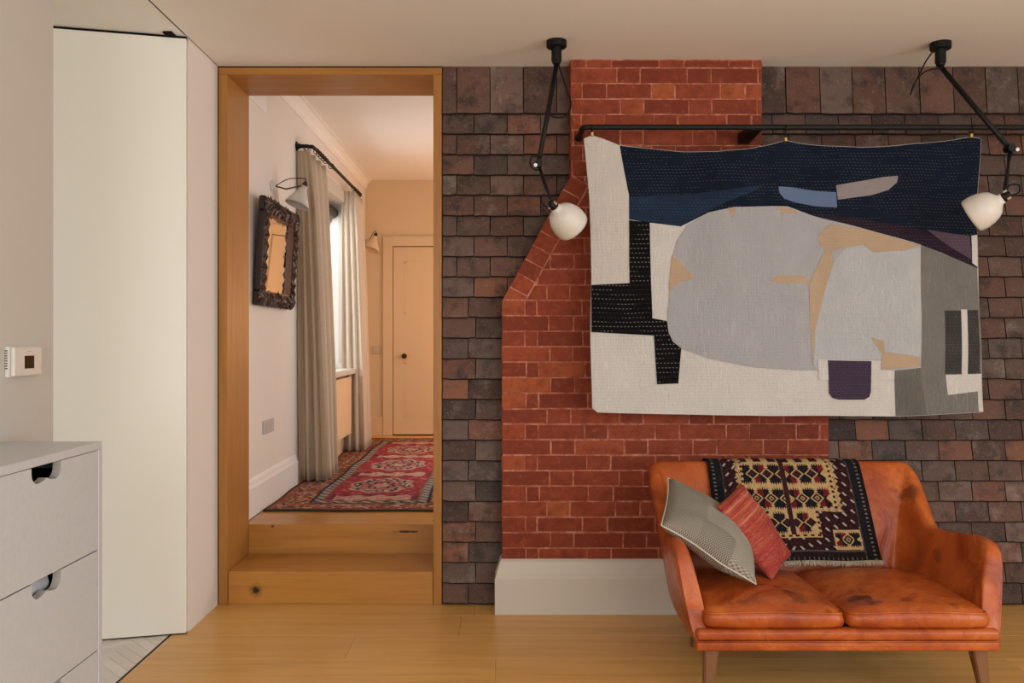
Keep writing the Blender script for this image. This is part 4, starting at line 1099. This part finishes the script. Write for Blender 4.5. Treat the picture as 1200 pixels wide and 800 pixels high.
for i, a in enumerate(ST):
    p, q = ST[max(i-1, 0)], ST[min(i+1, len(ST)-1)]
    tx_, ty_ = (q[0]+q[3])-(p[0]+p[3]), (q[1]+q[4])-(p[1]+p[4]); L = math.hypot(tx_, ty_); tx_, ty_ = tx_/L, ty_/L
    if i in (0, len(ST)-1): tx_, ty_ = (0, 1) if i == 0 else (0, -1)
    nrm = Vector((-ty_, tx_, 0))          # outward (left of travel: arms outside, back outside)
    Bp = Vector((SX+a[0], a[1], a[2])); Tp = Vector((SX+a[3], a[4], a[5])); th_ = a[6]
    back = abs(a[0]) < 0.5
    sec = []
    ax_ = (Tp-Bp)
    ww = Vector((nrm.x, nrm.y, 0))
    ww = (ww-ax_.normalized()*ww.dot(ax_.normalized())).normalized()
    for f, s, bl_ in ((0.0, 0.40, 0), (0.30, 0.5, 0.012), (0.65, 0.5, 0.014), (0.90, 0.5, 0.004), (0.975, 0.40, 0), (1.0, 0.16, 0)):
        sec.append(Bp+ax_*f-ww*(th_*s)-ww*bl_)
    for f, s in ((1.0, -0.16), (0.975, -0.40), (0.90, -0.5), (0.5, -0.52), (0.0, -0.42)):
        sec.append(Bp+ax_*f-ww*(th_*s))
    secs.append([bm.verts.new(v) for v in sec])
n = len(secs[0])
for a, b in zip(secs, secs[1:]):
    for k in range(n): bm.faces.new((a[k], a[(k+1) % n], b[(k+1) % n], b[k]))
for s_ in (secs[0], secs[-1]):
    c = bm.verts.new(sum((v.co for v in s_), Vector())/n+Vector((0, -0.012, 0)))
    for k in range(n): bm.faces.new((s_[k], s_[(k+1) % n], c))
sh = link('shell', bm, LE, so, True); sb_ = sh.modifiers.new('sub', 'SUBSURF'); sb_.levels = 2; sb_.render_levels = 2
# front rail: lower band and upper roll
bm = B(SX-0.560, SX+0.560, FY, FY+0.05, 0.203, 0.240, bev=0.010, seg=3); link('seat_rail', bm, LE, so, True)
bm = B(SX-0.560, SX+0.560, FY-0.004, FY+0.055, 0.241, 0.283, bev=0.016, seg=4); link('seat_rail_roll', bm, LE, so, True)
bm = bmesh.new(); tube(bm, [(SX-0.555, FY-0.0005, 0.2405), (SX+0.555, FY-0.0005, 0.2405)], 0.003, 7); link('rail_piping', bm, LE, so, True)
link('seat_deck', B(SX-0.52, SX+0.52, FY+0.05, 3.69, 0.215, 0.262), plain('deck_webbing', (0.03, 0.015, 0.01), 0.9), so)
# seat cushions
def seat_cushion(x0_, x1_, y0_, y1_, z0_, seed):
    N = 26; bm = bmesh.new(); rr = random.Random(seed)
    top = {}
    bot = {}
    def pos(i, j):
        u, v = -1+2*i/N, -1+2*j/N
        # round the plan corners
        uu, vv = u*math.sqrt(1-0.10*v*v*abs(v)**4), v*math.sqrt(1-0.10*u*u*abs(u)**4)
        x = (x0_+x1_)/2+uu*(x1_-x0_)/2; y = (y0_+y1_)/2+vv*(y1_-y0_)/2
        d = max(abs(u), abs(v))
        e = (1-abs(u)**6)*(1-abs(v)**6)
        dome = 0.040*(1-u*u)*(1-0.75*v*v)+0.006*noise.noise(Vector((x*7+seed, y*7, 0)))*(1-d**4)
        dome += 0.0032*math.sin((x*0.75+y)*105)*math.exp(-((x-x1_+0.10)**2+(y-y0_-0.05)**2)/0.012)*(1-d**6)
        dome += 0.0026*math.sin((x*0.8-y)*80)*math.exp(-((x-x0_-0.16)**2+(y-y0_-0.10)**2)/0.02)*(1-d**6)
        crown = 0.014*math.sqrt(max(0, 1-(max(0, (d-0.86)/0.14))**2))
        return x, y, z0_+0.052+0.008*(v < 0)*0+dome+crown
    for i in range(N+1):
        for j in range(N+1):
            x, y, z = pos(i, j); top[i, j] = bm.verts.new((x, y, z))
    for i in range(N):
        for j in range(N): bm.faces.new((top[i, j], top[i+1, j], top[i+1, j+1], top[i, j+1]))
    rim = [(i, 0) for i in range(N)]+[(N, j) for j in range(N)]+[(i, N) for i in range(N, 0, -1)]+[(0, j) for j in range(N, 0, -1)]
    prev = [top[k] for k in rim]; cx_, cy_ = (x0_+x1_)/2, (y0_+y1_)/2
    for f, o_ in ((0.78, 0.007), (0.5, 0.010), (0.22, 0.007), (0.0, -0.004)):
        cur = []
        for k, v in zip(rim, [top[k] for k in rim]):
            p = v.co.copy(); dv = Vector((p.x-cx_, p.y-cy_, 0)); u_, v_ = -1+2*k[0]/N, -1+2*k[1]/N
            nn = Vector((math.copysign(abs(u_)**12, u_), math.copysign(abs(v_)**12, v_), 0)).normalized()
            cur.append(bm.verts.new((p.x+nn.x*o_, p.y+nn.y*o_+0.002*noise.noise(Vector((p.x*30, f*9, seed)))*1.0, z0_+(p.z-z0_)*f)))
        for k in range(len(rim)): bm.faces.new((prev[k], prev[(k+1) % len(rim)], cur[(k+1) % len(rim)], cur[k]))
        prev = cur
    bm.faces.new(prev[::-1])
    pip = [top[k].co.copy() for k in rim]; low = [v.co.copy() for v in prev]
    o = link('seat_cushion', bm, LC, so, True)
    bm = bmesh.new(); tube(bm, pip, 0.0048, 6, True); link('piping', bm, LC, o, True)
    bm = bmesh.new(); tube(bm, [p+Vector((0, 0, 0.012)) + (Vector((p.x-cx_, p.y-cy_, 0)).normalized()*0.006) for p in low], 0.0028, 6, True); link('piping', bm, LC, o, True)
    return o
seat_cushion(SX-0.530, SX-0.006, FY+0.006, 3.668, 0.285, 1)
seat_cushion(SX+0.002, SX+0.530, FY+0.006, 3.668, 0.285, 2)
# legs
LEGW = oak('leg_wood', (0.20, 0.085, 0.028), 2)
for sx_, y_, kick in ((-0.495, 3.150, -0.03), (0.495, 3.150, -0.03), (-0.41, 3.68, 0.03), (0.41, 3.68, 0.03)):
    bm = bmesh.new(); sg = 1 if sx_ > 0 else -1
    a = [(sx_-0.027, y_-0.024), (sx_+0.027, y_-0.024), (sx_+0.027, y_+0.024), (sx_-0.027, y_+0.024)]
    c = [(sx_+sg*0.022-0.014, y_+kick-0.013), (sx_+sg*0.022+0.014, y_+kick-0.013), (sx_+sg*0.022+0.014, y_+kick+0.013), (sx_+sg*0.022-0.014, y_+kick+0.013)]
    A_ = [bm.verts.new((SX+p[0], p[1], 0.214)) for p in a]; C_ = [bm.verts.new((SX+p[0], p[1], 0.0)) for p in c]
    for k in range(4): bm.faces.new((A_[k], A_[(k+1) % 4], C_[(k+1) % 4], C_[k]))
    bm.faces.new(A_); bm.faces.new(C_[::-1]); bmesh.ops.bevel(bm, geom=bm.edges[:], offset=0.004, segments=2, affect='EDGES')
    link('leg', bm, LEGW, so)
at(so, (SX, 3.45, 0))

# ---- patterned throw over the back
TX0, TX1 = 0.938, 1.640
PATH = smooth_path([(0, 3.975, 0.44), (0, 3.970, 0.60), (0, 3.962, 0.72), (0, 3.950, 0.772), (0, 3.925, 0.795), (0, 3.888, 0.799), (0, 3.853, 0.786), (0, 3.830, 0.750), (0, 3.800, 0.685), (0, 3.762, 0.60), (0, 3.722, 0.50), (0, 3.685, 0.415), (0, 3.668, 0.385)], 8)
cum = [0.0]
for a, b in zip(PATH, PATH[1:]): cum.append(cum[-1]+(b-a).length)
def path_at(s):
    s = max(0, min(cum[-1], s))
    for k in range(len(cum)-1):
        if s <= cum[k+1]:
            t = (s-cum[k])/max(1e-9, cum[k+1]-cum[k]); return PATH[k].lerp(PATH[k+1], t)
    return PATH[-1].copy()
s_top = next(cum[k] for k in range(len(PATH)) if PATH[k].y <= 3.875)      # arc length at the visible top edge
FL = cum[-1]-s_top
def tpos(u, v):
    p = path_at(v*cum[-1]); x = TX0+u*(TX1-TX0)
    k = max(0, (v*cum[-1]-s_top)/FL)
    lean = -0.018*(1-k)+0.012*k
    x += lean*(0.9 if u > 0.5 else 0.4)*1.0
    w_ = 0.003*math.sin(u*16+v*5)
    return (x, p.y-0.002+w_*0.6, p.z+w_*0.4)
BK, NVT, MR, RD, CRM, OCH = (0.0065, 0.0060, 0.0065), (0.010, 0.011, 0.018), (0.042, 0.010, 0.012), (0.135, 0.010, 0.012), (0.50, 0.335, 0.155), (0.30, 0.20, 0.06)
WHT = (0.42, 0.38, 0.33)
def motif(du, dv, red=0):      # serrated leaf pair about a centre; returns colour or None
    a = abs(dv)
    teeth = 0.5+0.5*math.cos(du*2*math.pi/0.0150)
    end = 0.082+0.030*teeth*(1-min(1, abs(du)/0.04)*0.6)
    if a > end: return None
    wd = 0.010+0.030*min(1, a/0.045)
    if a > 0.050: wd = 0.0375-0.10*max(0, a-0.075)+(0.0035 if int(a/0.010) % 2 else -0.0035)
    if abs(du) > wd: return None
    if red and ((red == 1) == (du*dv < 0)) and a > 0.02: return RD
    return NVT if int((du+1)*60+dv*20) % 2 else BK
def diamond(du, dv, s=1.0):
    d = abs(du)/0.043+abs(dv)/0.058
    if d < 0.22: return MR
    if d < 0.40: return CRM if s > 1 else MR
    if d < 0.80: return MR if dv < 0 else NVT
    if d < 1.04: return CRM
    return None
def throw(u, v):
    s = v*cum[-1]-s_top; t = s/FL           # 0 top of the front, 1 hem
    h = hashf(u*260, v*420, 5)
    if t < -0.35: return MR if h > 0.3 else BK
    eu = min(u, 1-u)
    def jig(c): return tuple(x*(0.75+0.5*h) for x in c)
    # outer borders
    if eu < 0.018: return BK
    if eu < 0.050:
        k = (t*26) % 1
        return jig((0.16, 0.14, 0.12)) if 0.25 < k < 0.62 and 0.026 < eu < 0.042 else BK
    if eu < 0.085: return jig(NVT if h > 0.5 else BK)
    if eu < 0.092: return jig((0.10, 0.09, 0.08)) if (t*60) % 1 > 0.45 else BK
    if t > 0.955: return jig((0.10, 0.085, 0.075)) if (u*34) % 1 > 0.72 and t < 0.985 else BK
    if t > 0.905: return BK if h > 0.25 else MR
    if t > 0.893: return jig((0.075, 0.065, 0.06))
    def dash(a, b):      # diagonal pale dashes on dark ground
        p = (a*14.0+b*8.5) % 1; q = (b*11.0-a*5.0) % 1
        if p < 0.20 and q < 0.45: return jig(WHT)
        if p > 0.62 and q > 0.5: return jig(MR)
        if (p*3+q*2) % 1 < 0.22: return jig((0.085, 0.012, 0.014))
        return BK
    # small boxed corners
    for sx in (0, 1):
        uu = u if sx else 1-u
        if 0.735 < uu < 0.905 and 0.70 < t < 0.885:
            du0 = uu-0.82; dv0 = t-0.7925
            if abs(du0) > 0.078 or abs(dv0) > 0.084: return jig(CRM)
            dd_ = diamond(du0, dv0, 2)
            if dd_ and abs(du0) < 0.035: return jig(dd_)
            for mx_ in (-0.043, 0.043):
                m_ = motif((du0-mx_)*1.05, dv0*1.45, 1 if mx_ < 0 else 0)
                if m_: return jig(m_)
            return jig(CRM)
    field1 = 0.205 < u < 0.795 and t < 0.515
    field2 = 0.335 < u < 0.665 and t < 0.775
    if field1 or field2:
        edge = min(u-0.205, 0.795-u) if t < 0.515 else min(u-0.335, 0.665-u)
        cb = u-(0.475+0.02*t)
        if abs(cb) < 0.016 and t < 0.745: return jig(MR if h > 0.35 else (0.022, 0.012, 0.022))
        if t > 0.745 or (field1 and not field2 and t > 0.485):
            tt = (u*22) % 1; return jig(MR) if tt < 0.5 and (t*30) % 1 > 0.35 else jig(CRM)
        if edge < 0.016: return jig(MR) if ((t*20) % 1) > 0.5 else jig(CRM)
        if t < 0.035: return jig(MR) if abs(((u*10.6) % 1)-0.5) < 0.28 else jig(CRM)
        rows3 = ((0.165, (-0.242, -0.148, -0.054, 0.054, 0.148, 0.242), 0), (0.405, (-0.242, -0.148, -0.054, 0.054, 0.148, 0.242), 1), (0.635, (-0.075, 0.075), 2))
        for tv, cols, rid in rows3:
            dv0 = t-tv
            if abs(dv0) > 0.13: continue
            if rid == 2 and field2 is False: continue
            for k in range(len(cols)):
                for q in (-0.047, 0.047):
                    dd_ = diamond(cb-cols[k]-q, dv0, 2 if rid == 1 else 1)
                    if dd_ and abs(cols[k]+q) < 0.25: 
                        best = dd_; 
                        if abs(dv0) < 0.05: return jig(best)
            for k, c_ in enumerate(cols):
                m_ = motif(cb-c_, dv0, (0, 1, 0, 2, 0, 1)[(k+rid*2) % 6])
                if m_: return jig(m_)
        return jig(CRM if h > 0.06 else OCH)
    if 0.165 < u < 0.835 and t < 0.53 and not field1:
        tri = abs(((t*17) % 1)-0.5)*0.06
        if eu-0.165 > 0.022+0.0-tri*0.6: return jig(CRM) if h > 0.25 else jig(MR)
    return dash(u if u < 0.5 else 1-u, t)
tw = thing('woven_throw', 'dark patterned wool throw with cream motifs draped over the sofa back', 'throw')
patterned('cloth', 300, 380, tpos, throw, MT['throw'], tw)
bm = bmesh.new(); rr = random.Random(9)
for k in range(420):
    u = k/419; p = Vector(tpos(u, 1.0)); q = p+Vector((rr.uniform(-0.006, 0.006), -rr.uniform(0.010, 0.024), -rr.uniform(0.004, 0.016)))
    m_ = (p+q)/2+Vector((rr.uniform(-.003, .003), -0.003, 0.004)); tube(bm, [p+Vector((0, 0.002, 0.003)), m_, q], [0.0016, 0.0016, 0.001], 4)
fg = link('fringe', bm, plain('fringe_wool', (0.42, 0.36, 0.27), 0.95), tw); fg['kind'] = 'stuff'
at(tw, ((TX0+TX1)/2, 3.80, 0.40))

# ---- loose cushions
def pillow(name, O, e1, e2, th_, N=30, ear=0.10, lift=0.0):
    """O corner, e1/e2 edge vectors; returns bmesh in local frame plus the matrix"""
    e1, e2 = Vector(e1), Vector(e2); a, b = e1.length, e2.length
    xh = e1.normalized(); nh = e1.cross(e2).normalized(); yh = nh.cross(xh)
    if nh.z < 0: nh = -nh
    Mx = Matrix((xh, yh, nh)).transposed().to_4x4(); Mx.translation = Vector(O)+e1/2+e2/2+nh*lift
    bm = bmesh.new(); T_, Bt = {}, {}
    for i in range(N+1):
        for j in range(N+1):
            u, v = -1+2*i/N, -1+2*j/N
            pin = 1-ear*(1-abs(u)**2.0)*abs(v)**3*0.6; pin2 = 1-ear*(1-abs(v)**2.0)*abs(u)**3*0.6
            x, y = u*a/2*pin2, v*b/2*pin
            t = max(0, (1-u*u)*(1-v*v))**0.42
            z = th_/2*t*(1+0.10*noise.noise(Vector((u*2.2, v*2.2, 3.1))))
            bend = 0.010*noise.noise(Vector((u*1.5+5, v*1.5, 1)))
            T_[i, j] = bm.verts.new((x, y, z+bend))
            edge = i in (0, N) or j in (0, N)
            Bt[i, j] = T_[i, j] if edge else bm.verts.new((x, y, -z*0.9+bend))
    for i in range(N):
        for j in range(N):
            bm.faces.new((T_[i, j], T_[i+1, j], T_[i+1, j+1], T_[i, j+1]))
            q = (Bt[i, j], Bt[i, j+1], Bt[i+1, j+1], Bt[i+1, j])
            bm.faces.new(q)
    rim = [(i, 0) for i in range(N)]+[(N, j) for j in range(N)]+[(i, N) for i in range(N, 0, -1)]+[(0, j) for j in range(N, 0, -1)]
    edge = [T_[k].co.copy() for k in rim]
    return bm, Mx, edge
def m_grey_weave():
    m = M('grey_patch_weave', 0.95, 0.15)
    uv = m.obj(); xyz = m.sep(uv)
    def wave_(axis, fr, ph=0.0):
        return m.math('SINE', m.math('MULTIPLY', xyz[axis], fr))
    tw_ = m.math('MULTIPLY', wave_(0, 700), wave_(1, 700)); st_ = wave_(1, 760); st2 = m.math('MULTIPLY', wave_(0, 260), wave_(1, 800))
    v = m.n('ShaderNodeTexVoronoi', feature='F1', distance='CHEBYCHEV'); m.l(m.map(uv, (6.5, 5.0, 0.001)), v.inputs[0]); v.inputs['Scale'].default_value = 1.0; v.inputs['Randomness'].default_value = 0.35
    cid = m.sep(v.outputs['Color'])
    sel = m.math('GREATER_THAN', cid[0], 0.5); sel2 = m.math('GREATER_THAN', cid[1], 0.55)
    pat = m.n('ShaderNodeMix', data_type='FLOAT'); m.l(sel, pat.inputs[0]); m.l(tw_, pat.inputs[2]); m.l(st_, pat.inputs[3])
    pat2 = m.n('ShaderNodeMix', data_type='FLOAT'); m.l(sel2, pat2.inputs[0]); m.l(pat.outputs[0], pat2.inputs[2]); m.l(st2, pat2.inputs[3])
    f = m.math('ADD', m.math('MULTIPLY', pat2.outputs[0], 0.5), 0.5)
    lt = m.mix(cid[2], (0.30, 0.27, 0.21), (0.54, 0.49, 0.40)); dk = m.mix(cid[1], (0.045, 0.038, 0.028), (0.17, 0.15, 0.12))
    m.col(m.mix(f, dk, lt)); m.bump(f, 0.6, 0.003); return m.m
def m_red_weave():
    m = M('red_striped_weave', 0.95, 0.15); xyz = m.sep(m.obj())
    n1 = m.noise(m.map(m.obj(), (34, 0.8, 0.8)), 1.0, 4, 0.7); n2 = m.noise(m.map(m.obj(), (300, 40, 40)), 1.0, 3, 0.6)
    c = m.ramp(n1, [(0.34, (0.25, 0.026, 0.022)), (0.46, (0.34, 0.050, 0.034)), (0.56, (0.46, 0.125, 0.070)), (0.68, (0.58, 0.24, 0.14))])
    g = m.n('ShaderNodeMapRange'); m.l(xyz[0], g.inputs[0]); g.inputs[1].default_value = -0.12; g.inputs[2].default_value = 0.05
    c = m.mix(m.math('MULTIPLY', g.outputs[0], 0.75), c, (0.30, 0.036, 0.030))
    c = m.mix(m.ramp(n2, [(0.56, (0, 0, 0)), (0.68, (0.55, 0.55, 0.55))]), c, (0.60, 0.28, 0.17))
    m.col(c); m.bump(m.math('ADD', n2, m.math('SINE', m.math('MULTIPLY', xyz[0], 900))), 0.4, 0.003); return m.m
bm, Mx, edge = pillow('c', (0.597, 3.285, 0.640), (0.358, -0.02, -0.228), (0.136, 0.375, 0.094), 0.165)
gc = thing('grey_cushion', 'square grey woven patchwork cushion propped on the sofa arm', 'cushion')
o = link('cover', bm, m_grey_weave(), gc, True); o.matrix_basis = Mx
bm = bmesh.new(); tube(bm, edge, 0.0035, 6, True); p_ = link('piping', bm, plain('cream_piping', (0.55, 0.50, 0.40), 0.9), gc, True); p_.matrix_basis = Mx
bm, Mx, edge = pillow('c', (0.866, 3.455, 0.685), (0.202, -0.06, -0.296), (0.166, 0.18, 0.03), 0.105, ear=0.06)
rc = tag(link('red_cushion', bm, m_red_weave(), None, True), 'small rust red striped cushion leaning against the grey one', 'cushion')
rc.matrix_world = Mx
